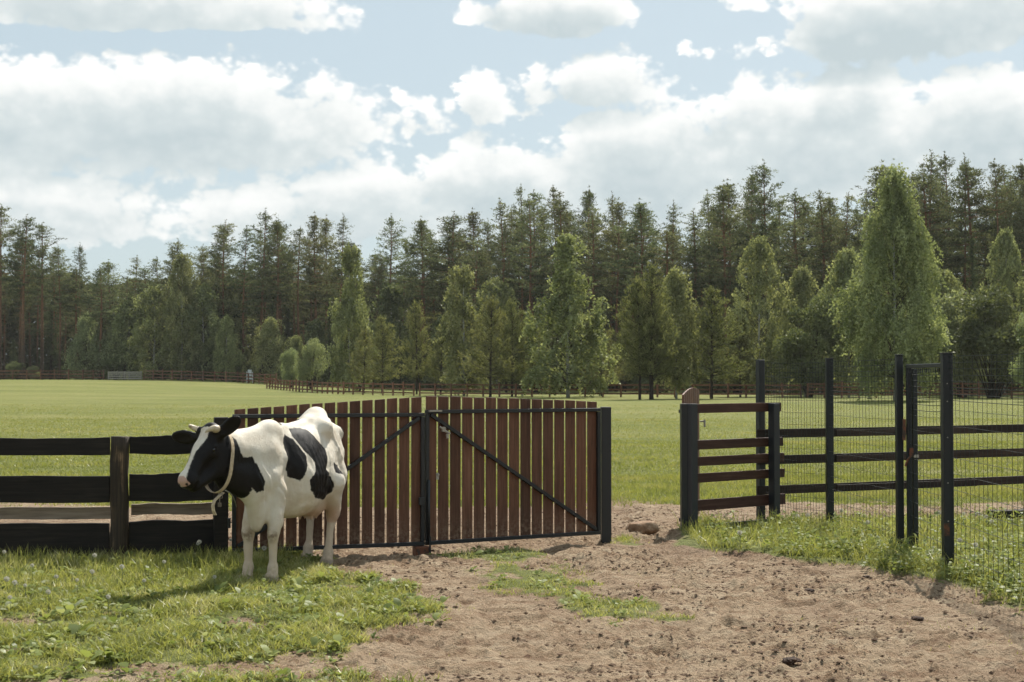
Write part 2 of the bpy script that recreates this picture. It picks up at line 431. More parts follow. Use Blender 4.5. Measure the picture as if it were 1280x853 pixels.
M_STEEL = paint_mat('black_painted_steel', (.016,.017,.018), (.07,.035,.02), .68)
M_GREENP = paint_mat('dark_green_painted_post', (.008,.011,.013), (.11,.045,.025), .66)
M_BLUEP = paint_mat('blue_grey_painted_post', (.017,.020,.024), (.07,.045,.035), .68)
M_RUST = paint_mat('rusty_steel', (.13,.045,.02), (.05,.03,.02), .5, .7)
M_ZINC = paint_mat('zinc', (.34,.31,.26), (.15,.11,.08), .62, .35)
def wire_mat():
    m, t, o = new_mat('green_wire'); principled(t, o, (.012,.020,.017,1), .4, .4); return m
M_WIRE = wire_mat()

def frame_of(a, b):
    """yaw of the line a-b and its length; local x runs along it, local -y faces the camera side"""
    d = Vector((b[0]-a[0], b[1]-a[1], 0)); return math.atan2(d.y, d.x), d.length

def board(a, b, bev=.003, rough=.0012, curve=None):
    mb = MB(); mb.box(a, b, rough); return mb

# --- two leaves of the picket gate
GL0, GC, GR1 = Vector((-2.83, 14.40, 0)), Vector((-.925, 15.03, 0)), Vector((.985, 16.08, 0))
def gate_leaf(hinge, free, label, flip, top_h, bot_h, lo, hi, brace_label=None):
    """hinge and free ends on the ground; local x from the leaf's left to its right"""
    a, b = (hinge, free) if not flip else (free, hinge)
    yaw, L = frame_of(a, b)
    root = empty('picket_gate', (a.x, a.y, 0), yaw)
    tag(root, label, 'gate', 'leaves of the picket gate')
    n = 15; pitch = (L-.03)/n; w = pitch-.024
    for i in range(n):
        x0 = .012 + i*pitch + .012; tl = (i+.5)/n
        c = tl if not flip else 1-tl                          # 0 at the hinge, 1 at the meeting stile
        h0 = lo + (hi-lo)*(c**.9); sl = (hi-lo)/n*(1 if not flip else -1)
        zb = bot_h + rnd.uniform(-.004, .004)
        mb = MB(); dz = rnd.uniform(-.003, .003); ty = rnd.uniform(-.002, .002)
        v = [(x0,0+ty,zb),(x0+w,0,zb),(x0+w,.022,zb),(x0,.022+ty,zb),(x0,0+ty,h0-sl/2+dz),(x0+w,0,h0+sl/2+dz),(x0+w,.022,h0+sl/2+dz),(x0,.022+ty,h0-sl/2+dz)]
        mb.v = v; mb.f = [(0,3,2,1),(4,5,6,7),(0,1,5,4),(1,2,6,5),(2,3,7,6),(3,0,4,7)]
        mb.build('picket', M_STAIN, root, bevel=.0025)
    MB().box((.0,-.047,top_h-.02),(L-.006,-.004,top_h+.02)).build('top_rail', M_STEEL, root, bevel=.004)
    MB().box((.0,-.047,bot_h-.02),(L-.006,-.004,bot_h+.02)).build('bottom_rail', M_STEEL, root, bevel=.004)
    for xs in (.0, L-.046):
        MB().box((xs,-.045,bot_h+.022),(xs+.04,-.005,top_h-.022)).build('stile', M_STEEL, root, bevel=.004)
    p0, p1 = (Vector((L-.06,-.027,top_h-.03)), Vector((.06,-.027,bot_h+.04))) if not flip else (Vector((.06,-.027,top_h-.03)), Vector((L-.06,-.027,bot_h+.04)))
    d = (p1-p0).normalized(); nrm = Vector((d.z, 0, -d.x))
    mb = MB(); n0 = 0
    for p in (p0, p1):
        for s1, s2 in ((-1,-1),(1,-1),(1,1),(-1,1)): mb.v.append(tuple(p+nrm*.019*s1+Vector((0,.019*s2,0))))
    mb.f = [(0,1,2,3),(7,6,5,4),(0,4,5,1),(1,5,6,2),(2,6,7,3),(3,7,4,0)]
    mb.build('brace', M_STEEL, root, bevel=.003)
    # screws through each board would be too fine to see; hinges are not
    for hz in (top_h-.16, bot_h+.28):
        hx = -.03 if not flip else L-.02
        MB().tube([(hx,-.03,hz-.05),(hx,-.03,hz+.05)], .017, 10).build('hinge', M_STEEL, root)
    return root, L
leafL, LL = gate_leaf(GL0, GC, 'brown picket gate leaf behind the cow, hinged next to the plank fence', False, 1.465, .112, 1.53, 1.655)
leafR, LR = gate_leaf(GR1, GC, 'brown picket gate leaf with a diagonal brace and padlock, beside the open gap', True, 1.495, .115, 1.585, 1.665)
# latch, keyhole plate and the bolt that drops into the ground
mb = MB(); mb.tube([(.155,-.06,1.335),(.20,-.065,1.30),(.27,-.062,1.262)], [.011,.013,.012], 8); mb.box((.18,-.075,1.285),(.215,-.048,1.335)); mb.tube([(.24,-.06,1.26),(.245,-.06,1.215)],[.016,.014],8)
mb.build('latch', M_ZINC, leafR, bevel=.0)
mb = MB(); mb.box((.135,-.012,.775),(.165,-.002,.845)); mb.tube([(.15,-.012,.83),(.15,-.045,.83)], .008, 8); mb.build('lock_plate', M_ZINC, leafR)
MB().box((.025,-.08,1.497),(.17,-.049,1.513)).build('bolt', M_ZINC, leafR)
MB().tube([(.02,-.07,.10),(.02,-.07,.78)], .016, 8).build('drop_bolt', M_STEEL, leafR, True)
MB().box((LL-.075,-.078,.52),(LL-.012,-.049,.60)).build('bolt_bracket', M_STEEL, leafL, bevel=.003)
# the stop the leaves shut against
st = empty('gate_stop', (GC.x-.02, GC.y-.10, 0), frame_of(GL0, GR1)[0]); tag(st, 'small rusty block in the dirt where the two picket gate leaves meet', 'gate stop')
MB().box((-.085,-.06,-.06),(.085,.06,.092),.004).build('block', M_RUST, st, bevel=.006)
MB().box((.06,-.068,-.05),(.078,-.0605,.20)).build('pin', M_STEEL, st)

def post(p, w, h, mat, name, label, cat, yaw=0, cap=True, group=None, d=None):
    root = empty(name, (p[0], p[1], 0), yaw); tag(root, label, cat, group)
    d = d or w
    MB().box((-w/2,-d/2,-.25),(w/2,d/2,h)).build('shaft', mat, root, bevel=.006)
    if cap: MB().box((-w/2-.004,-d/2-.004,h+.001),(w/2+.004,d/2+.004,h+.010)).build('cap', mat, root, bevel=.003)
    return root
post((-2.945,14.42), .14, 1.455, M_DARKW, 'gate_post', 'dark post where the plank fence meets the picket gate', 'gate post', .3, False)
post((1.065,16.18), .112, 1.525, M_STEEL, 'gate_post', 'square black steel post at the open side of the picket gate', 'gate post', .08, False)
post((2.075,17.10), .10, 1.545, M_STEEL, 'gate_post', 'near black post carrying the narrow open wicket gate', 'gate post', .1, False)
# --- wicket gate, swung open and seen nearly edge on
wa, wb = Vector((2.075,17.22,0)), Vector((2.40,18.22,0)); yaw, L = frame_of(wa, wb)
wk = empty('wicket_gate', wa, yaw); tag(wk, 'narrow brown picket gate standing open, seen almost edge on behind the short board fence', 'gate')
n = 8; pt = L/n
for i in range(n):
    c = (i+.5)/n; h0 = 1.60+.13*math.sin(math.pi*(.12+.62*c)); sl = .13*.62*math.pi/n*math.cos(math.pi*(.12+.62*c))
    mb = MB(); x0 = i*pt+.008; x1 = (i+1)*pt-.008
    mb.v = [(x0,0,.12),(x1,0,.12),(x1,.022,.12),(x0,.022,.12),(x0,0,h0-sl/2),(x1,0,h0+sl/2),(x1,.022,h0+sl/2),(x0,.022,h0-sl/2)]
    mb.f = [(0,3,2,1),(4,5,6,7),(0,1,5,4),(1,2,6,5),(2,3,7,6),(3,0,4,7)]
    mb.build('picket', M_STAIN, wk, bevel=.0025)
for z in (.14, 1.45): MB().box((0,.024,z-.02),(L,.062,z+.02)).build('rail', M_STEEL, wk, bevel=.003)
mb = MB(); mb.tube([(L-.03,-.01,1.30),(L-.03,-.07,1.30)], .010, 8); mb.tube([(L-.03,-.07,1.32),(L-.06,-.075,1.23)], .013, 8); mb.build('handle', M_ZINC, wk)

# --- short board fence between the wicket and the wire paddock
ha, hb = Vector((2.16,17.06,0)), Vector((3.30,17.95,0)); yaw, L = frame_of(ha, hb)
hf_ = empty('board_fence', ha, yaw); tag(hf_, 'short brown five board fence between the open wicket and the wire mesh paddock', 'fence')
MB().box((-.055,-.05,-.25),(.045,.05,1.545)).build('post', M_BLUEP, hf_, bevel=.006)
MB().box((L-.055,-.055,-.25),(L+.055,.045,1.535)).build('post', M_BLUEP, hf_, bevel=.006)
for zc, hh, x1 in ((1.485,.112,L+.20),(1.045,.112,L+.235),(.845,.112,L+.25),(.645,.112,L+.255),(.315,.135,L+.27)):
    MB().box((.047,.048,zc-hh/2),(x1,.073,zc+hh/2),.002).build('board', M_RAIL, hf_, bevel=.004)
MB().box((.05,.0,.05),(L-.06,.03,.085)).build('ground_rail', M_STEEL, hf_)

# --- plank fence on the left
pa, pb = Vector((-6.6,13.93,0)), Vector((-2.99,14.45,0)); yaw, L = frame_of(pa, pb)
pf = empty('plank_fence', pa, yaw); tag(pf, 'rough black plank fence behind the cow with one wide weathered post', 'fence')
def rough_board(x0, x1, z0, z1, y0, y1, seed):
    """a sawn slab with a slightly wavy edge"""
    mb = MB(); n = 14; r = random.Random(seed); a = r.uniform(0, 9)
    for i in range(n+1):
        t = i/n; x = x0+(x1-x0)*t
        w0 = .006*math.sin(a+t*7)+r.uniform(-.003,.003); w1 = .006*math.sin(a*2+t*9)+r.uniform(-.003,.003)
        for y, z in ((y0,z0+w0),(y1,z0+w0),(y1,z1+w1),(y0,z1+w1)): mb.v.append((x, y+.003*math.sin(a+t*5), z))
    for i in range(n):
        for k in range(4): mb.f.append((i*4+k, i*4+(k+1) % 4, i*4+4+(k+1) % 4, i*4+4+k))
    mb.f.append((3,2,1,0)); mb.f.append(tuple(n*4+k for k in range(4)))
    return mb
px_post = L*(-3.93+6.6)/(6.6-2.99)-.01
for bx0, bx1, sd in ((.0, px_post-.095, 1), (px_post+.095, L-.01, 2)):
    for k, (z0, z1) in enumerate(((1.085,1.255),(.61,.875),(.085,.405))):
        rough_board(bx0, bx1, z0, z1+(.012 if sd == 2 else 0), -.02, .02, sd*10+k).build('plank', M_DARKW, pf, bevel=.004)
    rough_board(bx0, bx1, .43+(.03 if sd == 2 else 0), .552+(.02 if sd == 2 else 0), .16, .20, sd*10+7).build('plank', M_OLD_LIT, pf, bevel=.004)
def round_post(x, w, h, seed):
    mb = MB(); r = random.Random(seed); pts = []; n = 12
    pts = [(x+.006*math.sin(i*.9+seed), -.01, -.25+(h+.25)*i/n) for i in range(n+1)]
    mb.tube(pts, [w/2*(1.05-.08*i/n)+r.uniform(-.004,.004) for i in range(n+1)], 12, flat=.75, up=(1,0,0)); return mb
round_post(px_post, .185, 1.265, 3).build('post', M_POST, pf, True)
round_post(.0, .17, 1.25, 5).build('post', M_POST, pf, True)

# --- rail fence of the paddock on the right
ra, rb = Vector((3.16,18.42,0)), Vector((9.4,21.3,0)); yaw, L = frame_of(ra, rb)
rf = empty('rail_fence', ra, yaw); tag(rf, 'dark three rail fence running behind the green wire mesh on the right', 'fence')
MB().box((.02,-.045,-.25),(.11,.045,2.09)).build('post', M_GREENP, rf, bevel=.006)
for xs in (5.6,):
    MB().box((xs,.03,-.25),(xs+.09,.12,1.25)).build('post', M_GREENP, rf, bevel=.006)
for zc in (1.135, .795, .405):
    for (s0, s1, dz) in ((-.03, 2.45, 0), (2.455, L, .004)):
        mb = MB(); mb.v = []; z0 = zc-.057; z1 = zc+.057
        mb.box((s0,-.075,z0+dz),(s1,-.05,z1+dz),.002); mb.build('rail', M_PRAIL, rf, bevel=.003)
    mb = MB(); mb.box((1.2, -.103, zc-.052),(3.6,-.079,zc+.035),.004); mb.build('rail', M_PRAIL, rf, bevel=.003)

# --- wire mesh panels, posts and the narrow mesh gate
def wire_panel(a, b, z0, z1, name, parent_loc, parent_yaw, parent, step=.05, sag=0.012):
    """welded netting hung between two posts, in the parent's frame; wires are square rods"""
    ca, sa = math.cos(-parent_yaw), math.sin(-parent_yaw)
    def loc(p):
        v = Vector(p)-parent_loc; return Vector((v.x*ca-v.y*sa, v.x*sa+v.y*ca, 0))
    A, B = loc(a), loc(b); d = (B-A); L = d.length; d.normalize(); nrm = Vector((-d.y, d.x, 0))
    V = []; Fc = []
    def rod(p0, p1, r, s1, s2):
        n = len(V)
        for p in (p0, p1):
            for a_, b_ in ((-1,-1),(1,-1),(1,1),(-1,1)): V.append(p+s1*r*a_+s2*r*b_)
        for k in range(4): Fc.append((n+k, n+(k+1) % 4, n+4+(k+1) % 4, n+4+k))
    up = Vector((0,0,1))
    nv = int(L/step); ph = rnd.uniform(0, 6)
    bulge = lambda s, z: nrm*(.018*math.sin(s*2.1+ph)*math.sin(z*1.9))
    for i in range(nv+1):
        s = min(L, i*L/nv); w = rnd.uniform(-.006, .006)
        zz = [z0, z0+(z1-z0)*.33, z0+(z1-z0)*.66, z1]
        for k in range(3):
            p0 = A+d*(s+w*(k > 0))+up*zz[k]+bulge(s, zz[k])*(k > 0); p1 = A+d*(s+w*(k < 2))+up*zz[k+1]+bulge(s, zz[k+1])*(k < 2)
            rod(p0, p1, .0016, d, nrm)
    zs = list(np.arange(z0, z1-.45, .15))+list(np.arange(z1-.42, z1+.001, .06))
    for z in zs:
        ns = 5
        for k in range(ns):
            s0, s1 = L*k/ns, L*(k+1)/ns; f = lambda s: -sag*4*(s/L)*(1-s/L)
            rod(A+d*s0+up*(z+f(s0))+bulge(s0, z), A+d*s1+up*(z+f(s1))+bulge(s1, z), .0028 if z > z1-.44 else .0017, up, nrm)
    me = mesh_np(name, np.array([tuple(v) for v in V]), np.array(Fc))
    o = link(name, me, parent, M_WIRE); tag(o, kind='stuff'); return o
PA, PB, PC, PD, PE = (Vector(p) for p in ((3.22,18.40,0),(3.88,17.40,0),(4.13,15.05,0),(4.13,13.52,0),(4.16,10.75,0)))
PF = Vector((4.2, 8.0, 0))
wf = empty('wire_fence', PB, 0); tag(wf, 'tall green wire mesh fence on square posts left of the narrow mesh gate', 'fence', )
lp = lambda p: Vector(p)-PB
def sq_post(p, w, h, par, base, mat=M_GREENP, yaw=0):
    q = Vector(p)-base; mb = MB(); mb.box((q.x-w/2,q.y-w/2,-.25),(q.x+w/2,q.y+w/2,h)); o = mb.build('post', mat, par, bevel=.005)
    mb = MB(); mb.box((q.x-w/2-.004,q.y-w/2-.004,h+.001),(q.x+w/2+.004,q.y+w/2+.004,h+.012)); mb.build('post_cap', mat, o, bevel=.002); return o
sq_post(PB, .085, 2.085, wf, PB); sq_post(PC+Vector((-.03,.02,0)), .07, 2.09, wf, PB)
wire_panel(PA+Vector((.06,-.05,0)), PB+Vector((0,-.045,0)), .08, 2.05, 'wire_mesh', PB, 0, wf)
wire_panel(PB+Vector((0.0,-.045,0)), PC+Vector((-.03,.05,0)), .06, 2.06, 'wire_mesh', PB, 0, wf, .10)
mg = empty('mesh_gate', PC, 0); tag(mg, 'narrow wire mesh gate with a rusty latch between two dark posts on the right', 'gate')
MB().box((.012,-.13,.10),(.062,-.08,1.985)).build('stile', M_GREENP, mg, bevel=.004)
MB().box((.075,-.12,.05),(.125,-.07,1.95)).build('stile', M_GREENP, mg, bevel=.004)
MB().box((-.005,-1.43,.10),(.035,-1.39,2.02)).build('stile', M_RAIL, mg, bevel=.004)
MB().box((.0,-1.388,1.955),(.04,-.132,1.995)).build('top_rail', M_GREENP, mg, bevel=.004)
mb = MB()
for i in range(17):
    yy = -.16-i*.073; mb.tube([(.02,yy,1.95),(.02+rnd.uniform(-.01,.01),yy-.01,1.905)], .004, 5)
o_ = mb.build('wire_ties', M_STEEL, mg); tag(o_, kind='stuff')
wire_panel(PC+Vector((.05,-.14,0)), PC+Vector((.01,-1.37,0)), .12, 1.95, 'wire_mesh', PC, 0, mg, .115)
mb = MB(); mb.tube([(.055,-.145,1.06),(.01,-.15,1.00),(-.02,-.15,.93)], [.011,.012,.010], 8); mb.box((.03,-.155,1.03),(.07,-.132,1.12)); mb.build('latch', M_RUST, mg)
mb = MB(); mb.box((-.03,-.135,1.20),(-.002,-.10,1.42),.003); mb.build('rusty_plate', M_RUST, mg)
MB().box((.075,-.15,1.02),(.125,-.132,1.05)).build('tag', M_ZINC, mg)
wg = empty('wire_fence', PD, 0); tag(wg, 'tall green wire mesh fence right of the narrow mesh gate', 'fence')
sq_post(PD, .095, 2.08, wg, PD); sq_post(PE+Vector((.4,0,0)), .09, 2.08, wg, PD) if False else None
sq_post(PF, .09, 2.08, wg, PD)
wire_panel(PD+Vector((.02,-.05,0)), PF+Vector((0,.05,0)), .05, 2.06, 'wire_mesh', PD, 0, wg, .125)
mb = MB(); mb.box((-.052,-.052,.36),(.0,-.0485,.48),.001); mb.build('rust_patch', M_RUST, wg)
mb = MB()
for z in (1.80,1.63,1.29,.86,.50): mb.tube([(-.01,-.0485,z),(-.01,-.053,z)], .006, 8)
mb.build('staples', M_ZINC, wg)['kind'] = 'stuff'

# --- things lying about
def rock(name, loc, dims, seed, mat, label, cat, rz=0):
    bm = bmesh.new(); bmesh.ops.create_icosphere(bm, subdivisions=4, radius=1)
    r = np.random.default_rng(seed); o3 = r.uniform(0, 50, 3)
    for v in bm.verts:
        p = v.co.copy()
        for _ in range(1):
            nn = fbm(np.array([p.x*1.3+o3[0]+p.z*.7]), np.array([p.y*1.3+o3[1]-p.z*.9]), 4)[0]-.5
        n2_ = fbm(np.array([p.x*4.3+o3[1]+p.z*3]), np.array([p.y*4.3+o3[2]-p.z*3.3]), 3)[0]-.5
        k = 1+(.55 if name == 'stone' else 1.3)*nn+(.25 if name == 'stone' else .9)*n2_
        q = Vector((p.x*k+.12*p.z, p.y*k, (p.z*k if p.z > 0 else p.z*k*.7)*(1-.25*p.x)))
        q.z = min(q.z, .72+.12*q.x)
        v.co = Vector((q.x*dims[0], q.y*dims[1], q.z*dims[2]))
    me = bpy.data.meshes.new(name); bm.to_mesh(me); bm.free()
    me.polygons.foreach_set('use_smooth', [True]*len(me.polygons))
    o = link(name, me, None, mat); o.location = loc; o.rotation_euler = (0, 0, rz); tag(o, label, cat); return o
def rock_mat(name, c0, c1, c2):
    m, t, o = new_mat(name); tc = t.add('ShaderNodeTexCoord'); n = t.noise(tc.outputs['Object'], 9, 6, .65); n2 = t.noise(tc.outputs['Object'], 45, 4, .65)
    principled(t, o, t.ramp(t.m('ADD', t.m('MULTIPLY', n, .7), t.m('MULTIPLY', n2, .3)), [(.35, c0), (.5, c1), (.66, c2)]), .85, .2, bump=n2, bstr=.6, bdist=.01); return m
M_ROCK = rock_mat('stone', (.13,.075,.045), (.24,.15,.09), (.40,.31,.22))
M_CLOD = rock_mat('clod_earth', (.022,.013,.009), (.045,.026,.018), (.10,.06,.04))
p = ground_at(804, 667); rock('stone', (p.x, p.y, zat(p.x, p.y)+.045), (.185,.13,.125), 4, M_ROCK, 'flat topped brown stone lying in the dirt of the open gateway', 'stone', .3)
for px, py, sx, lab in ((1012,739,.060,'thin dark clod of dung below the wire fence post on the dirt'), (1147,776,.05,'pair of small dark clods halfway down the bare dirt on the right'),
                        (852,803,.045,'small dark clod alone on the dirt below the middle of the yard'), (988,829,.06,'largest dark clod near the bottom edge of the dirt yard'),
                        (1083,722,.04,'small dark clod just below the grass verge'), (540,687,.03,'tiny dark clod beside the gate stop')):
    p = ground_at(px, py); rock('dirt_clod', (p.x, p.y, zat(p.x, p.y)+.010), (sx, sx*.7, sx*.36), int(px), M_CLOD, lab, 'clod', px*.7)
# dark beam lying in the grass behind the mesh
p = ground_at(1236, 656); q = ground_at(1330, 651)
yaw, L = frame_of(p, q)
lg = empty('fallen_beam', (p.x, p.y, zat(p.x, p.y)), yaw); tag(lg, 'dark wooden beam lying in the grass behind the wire mesh at the right edge', 'beam')
rough_board(0, L, .035, .125, -.06, .06, 44).build('beam', M_DARKW, lg, bevel=.008)
MB().box((.18,-.10,-.05),(.36,.0,.055),.012).build('chock', M_DARKW, lg, bevel=.008)

# --- far fences round the pasture
def far_fence(pts, label, spacing, h, nr=3, z_off=0.0):
    pts = [Vector((x, y, 0)) for x, y in pts]
    root = empty('far_rail_fence', pts[0]); tag(root, label, 'fence')
    me = MB().box((-.07,-.07,-.2),(.07,.07,h)).mesh('fence_post'); me.materials.append(M_FAR)
    prev = None
    for a, b in zip(pts[:-1], pts[1:]):
        L = (b-a).length; n = max(1, round(L/spacing))
        for i in range(n+(b is pts[-1])):
            p = a.lerp(b, i/n); p.z = zat(p.x, p.y)
            o = bpy.data.objects.new('post', me); COL.objects.link(o); o.parent = root; o.location = p-pts[0]
            o.rotation_euler = (rnd.uniform(-.03,.03), rnd.uniform(-.03,.03), rnd.uniform(0,3)); o.scale = (1, 1, rnd.uniform(.92,1.1))
        m = max(1, round(L/(spacing*5)))
        for i in range(m):
            p0, p1 = a.lerp(b, i/m), a.lerp(b, (i+1)/m); p0.z, p1.z = zat(p0.x, p0.y), zat(p1.x, p1.y)
            for k in range(nr):
                z = h*(.25+.65*k/(nr-1)); mb = MB(); s = Vector((0,0,.07)); y_ = (p1-p0).cross(Vector((0,0,1))).normalized()*.03
                for pp in (p0, p1):
                    c = pp-pts[0]+Vector((0,0,z+rnd.uniform(-.03,.03)))
                    for e, f in ((-1,-1),(1,-1),(1,1),(-1,1)): mb.v.append(tuple(c+y_*e+y_.normalized()*-.1+s*f))
                mb.f = [(0,1,2,3),(7,6,5,4),(0,4,5,1),(1,5,6,2),(2,6,7,3),(3,7,4,0)]
                mb.build('rail', M_FAR, root)
    return root
far_fence([(-108,232),(-92,236),(-70,232),(-66,230)], 'brown rail fence at the far left end of the pasture below the tall pines', 2.6, 1.6)
far_fence([(-59,228),(-50,222),(-42,218),(-34,205)], 'low brown rail fence right of the grey field gate on the far pasture rise', 2.2, 1.6)
far_fence([(-31,180),(-24,163),(-18,152),(-10,145)], 'brown rail fence coming down the rise at the back of the pasture', 1.5, 1.3)
far_fence([(-9.4,145),(2,141),(14,137),(27,133)], 'long brown rail fence under the young pines at the back of the pasture', 1.7, 1.3)
far_fence([(27.6,133),(40,131),(55,131),(72,134)], 'reddish brown rail fence behind the paddock under the big birch', 1.5, 1.45, 4)
fg = empty('field_gate', (-65.2,229.5,zat(-65.2,229.5)), -.1); tag(fg, 'pale grey field gate in the far fence at the edge of the wood', 'gate')
for z in (.25,.6,.95,1.25): MB().box((0,-.04,z-.09),(5.6,.04,z+.09)).build('bar', M_ZINC, fg)
for x in (0,2.75,5.5): MB().box((x,.045,.05),(x+.12,.11,1.4)).build('upright', M_ZINC, fg)
M_WHITE = paint_mat('white_paint', (.62,.64,.64), (.4,.4,.4), .7)
p = at_depth(312, 474, 222); bh = empty('white_stand', (p.x, p.y, zat(p.x, p.y)), .2); tag(bh, 'small white slatted stand showing above the far fence on the rise', 'stand')
for sx in (-.50,.38): MB().box((sx,-.1,0),(sx+.12,.1,1.7)).build('leg', M_WHITE, bh)
MB().box((-.30,-.06,1.0),(.30,.06,2.0)).build('board', M_WHITE, bh); MB().box((-.37,-.08,.5),(.37,.08,.75)).build('shelf', M_WHITE, bh)

# ------------------------------------------------------------------ the cow: one continuous body grown from a distance field
class Field:
    def __init__(s, lo, hi, h):
        s.lo = np.array(lo, float); s.h = h
        s.n = [int(math.ceil((hi[i]-lo[i])/h))+1 for i in range(3)]
        s.d = np.full(s.n, 9.0, dtype=np.float32)
    def sub(s, lo, hi):
        i0 = [max(0, int((lo[i]-s.lo[i])/s.h)) for i in range(3)]
        i1 = [min(s.n[i], int((hi[i]-s.lo[i])/s.h)+2) for i in range(3)]
        sl = tuple(slice(a, b) for a, b in zip(i0, i1))
        ax = [s.lo[i] + s.h*np.arange(i0[i], i1[i]) for i in range(3)]
        return sl, np.meshgrid(*ax, indexing='ij', sparse=True)
    def blend(s, sl, d, k, neg=False):
        a = s.d[sl]; d = d.astype(np.float32)
        if neg:
            b = -d; h = np.clip(0.5 - 0.5*(a-b)/k, 0, 1); s.d[sl] = a*(1-h) + b*h + k*h*(1-h)   # smooth max(a, -d)
        else:
            h = np.clip(0.5 + 0.5*(a-d)/k, 0, 1); s.d[sl] = a*(1-h) + d*h - k*h*(1-h)
    def cone(s, a, b, r1, r2, k=0.03, neg=False):
        a = np.array(a, float); b = np.array(b, float); m = max(r1, r2)+0.16
        sl, (x, y, z) = s.sub(np.minimum(a, b)-m, np.maximum(a, b)+m)
        e = b-a; L = float(e@e)+1e-9
        t = np.clip(((x-a[0])*e[0]+(y-a[1])*e[1]+(z-a[2])*e[2])/L, 0, 1)
        d = np.sqrt((x-a[0]-e[0]*t)**2+(y-a[1]-e[1]*t)**2+(z-a[2]-e[2]*t)**2) - (r1+(r2-r1)*t)
        s.blend(sl, d, k, neg)
    def ell(s, c, r, k=0.03, rot=None, neg=False):
        c = np.array(c, float); r = np.array(r, float); m = r.max()+0.16
        sl, (x, y, z) = s.sub(c-m, c+m)
        p = [x-c[0], y-c[1], z-c[2]]
        if rot is not None:   # rows: the ellipsoid's own axes
            p = [p[0]*q[0]+p[1]*q[1]+p[2]*q[2] for q in rot]
        k0 = np.sqrt(sum((p[i]/r[i])**2 for i in range(3))); k1 = np.sqrt(sum((p[i]/r[i]**2)**2 for i in range(3)))+1e-9
        s.blend(sl, k0*(k0-1)/k1, k, neg)
    def loft(s, st, k=0.03):
        st = np.array(st); sl, (x, y, z) = s.sub((st[:,0].min()-.15, -.62, .25), (st[:,0].max()+.15, .62, 1.7))
        X = x.ravel()
        def ip(c):
            return np.interp(X, st[:,0], st[:,c])
        for _ in range(1): pass
        top, bot, w = (1.0*np.convolve(np.pad(ip(c), 6, mode='edge'), np.hanning(15)[1:-1]/np.hanning(15)[1:-1].sum(), 'valid').reshape(-1,1,1) for c in (1,2,3))
        w = w*.94; zc = (top+bot)/2; hz = np.maximum((top-bot)/2, .02)
        sv = np.clip((z-zc)/hz, -1.3, 1.3)
        lowf = np.interp(X, [.1,.5,.8], [.06,.42,.5]).reshape(-1,1,1)
        wy = w*(1-0.30*np.clip(sv+0.05, 0, 1)-lowf*np.clip(-sv-.1, 0, 1))
        q = (np.abs(y/wy)**2.3+np.abs((z-zc)/hz)**2.3)**(1/2.3)
        d = (q-1)*np.minimum(wy, hz)*0.92
        ex = np.maximum(np.maximum(st[:,0].min()-x, x-st[:,0].max()), 0)
        s.blend(sl, np.sqrt(np.maximum(d,0)**2+ex**2)+np.minimum(d,0)*(ex<=0), k)
    def surface(s):
        """naive surface nets"""
        d = s.d; ins = d < 0
        nx, ny, nz = d.shape
        c = [d[i:nx-1+i, j:ny-1+j, k:nz-1+k] for i in (0,1) for j in (0,1) for k in (0,1)]
        offs = [(i, j, k) for i in (0,1) for j in (0,1) for k in (0,1)]
        cnt = sum((q < 0).astype(np.int8) for q in c); act = (cnt > 0) & (cnt < 8)
        ids = np.argwhere(act); vid = np.full(act.shape, -1, np.int64); vid[act] = np.arange(len(ids))
        cv = np.stack([q[act] for q in c], 1)
        P = np.zeros((len(ids), 3)); N = np.zeros(len(ids))
        for a in range(8):
            for b in range(a+1, 8):
                if sum(abs(offs[a][i]-offs[b][i]) for i in range(3)) != 1: continue
                da, db = cv[:,a], cv[:,b]; m = (da < 0) != (db < 0)
                t = np.where(m, da/(da-db+1e-12), 0)
                pa = np.array(offs[a], float); pb = np.array(offs[b], float)
                P += np.where(m[:,None], pa+(pb-pa)*t[:,None], 0); N += m
        V = s.lo + s.h*(ids + P/N[:,None])
        F = []
        for ax in range(3):
            sh = [slice(None)]*3; sh2 = [slice(None)]*3
            sh[ax] = slice(0, d.shape[ax]-1); sh2[ax] = slice(1, d.shape[ax])
            A, B = ins[tuple(sh)], ins[tuple(sh2)]
            e = np.argwhere(A != B); flip = A[tuple(e.T)]
            o = [i for i in range(3) if i != ax]
            ok = (e[:,o[0]] > 0) & (e[:,o[1]] > 0) & (e[:,o[0]] < d.shape[o[0]]-1) & (e[:,o[1]] < d.shape[o[1]]-1)
            e, flip = e[ok], flip[ok]
            q = []
            for da, db in ((0,0),(1,0),(1,1),(0,1)):
                g = e.copy(); g[:,o[0]] -= 1-da; g[:,o[1]] -= 1-db
                q.append(vid[g[:,0], g[:,1], g[:,2]])
            q = np.stack(q, 1)
            rev = flip if ax != 1 else ~flip
            q[~rev] = q[~rev][:, ::-1]
            F.append(q)
        return V, np.concatenate(F)

COW_C = Vector((-2.115, 13.565, 0.0)); COW_RZ = R(-105)
HP = np.array((1.255, -.225, 1.405))                       # poll, in the cow's own frame
hf = np.array((.345, -.085, -.42)); hf /= np.linalg.norm(hf)
hl = np.cross((0, 0, 1.0), hf); hl /= np.linalg.norm(hl)
# the head is also tipped a little to its right
hn = np.cross(hf, hl)
_a = R(4); hl, hn = hl*math.cos(_a)+hn*math.sin(_a), hn*math.cos(_a)-hl*math.sin(_a)
HROT = np.array((hf, hl, hn))
def H(f, l, n): return HP + hf*f + hl*l + hn*n

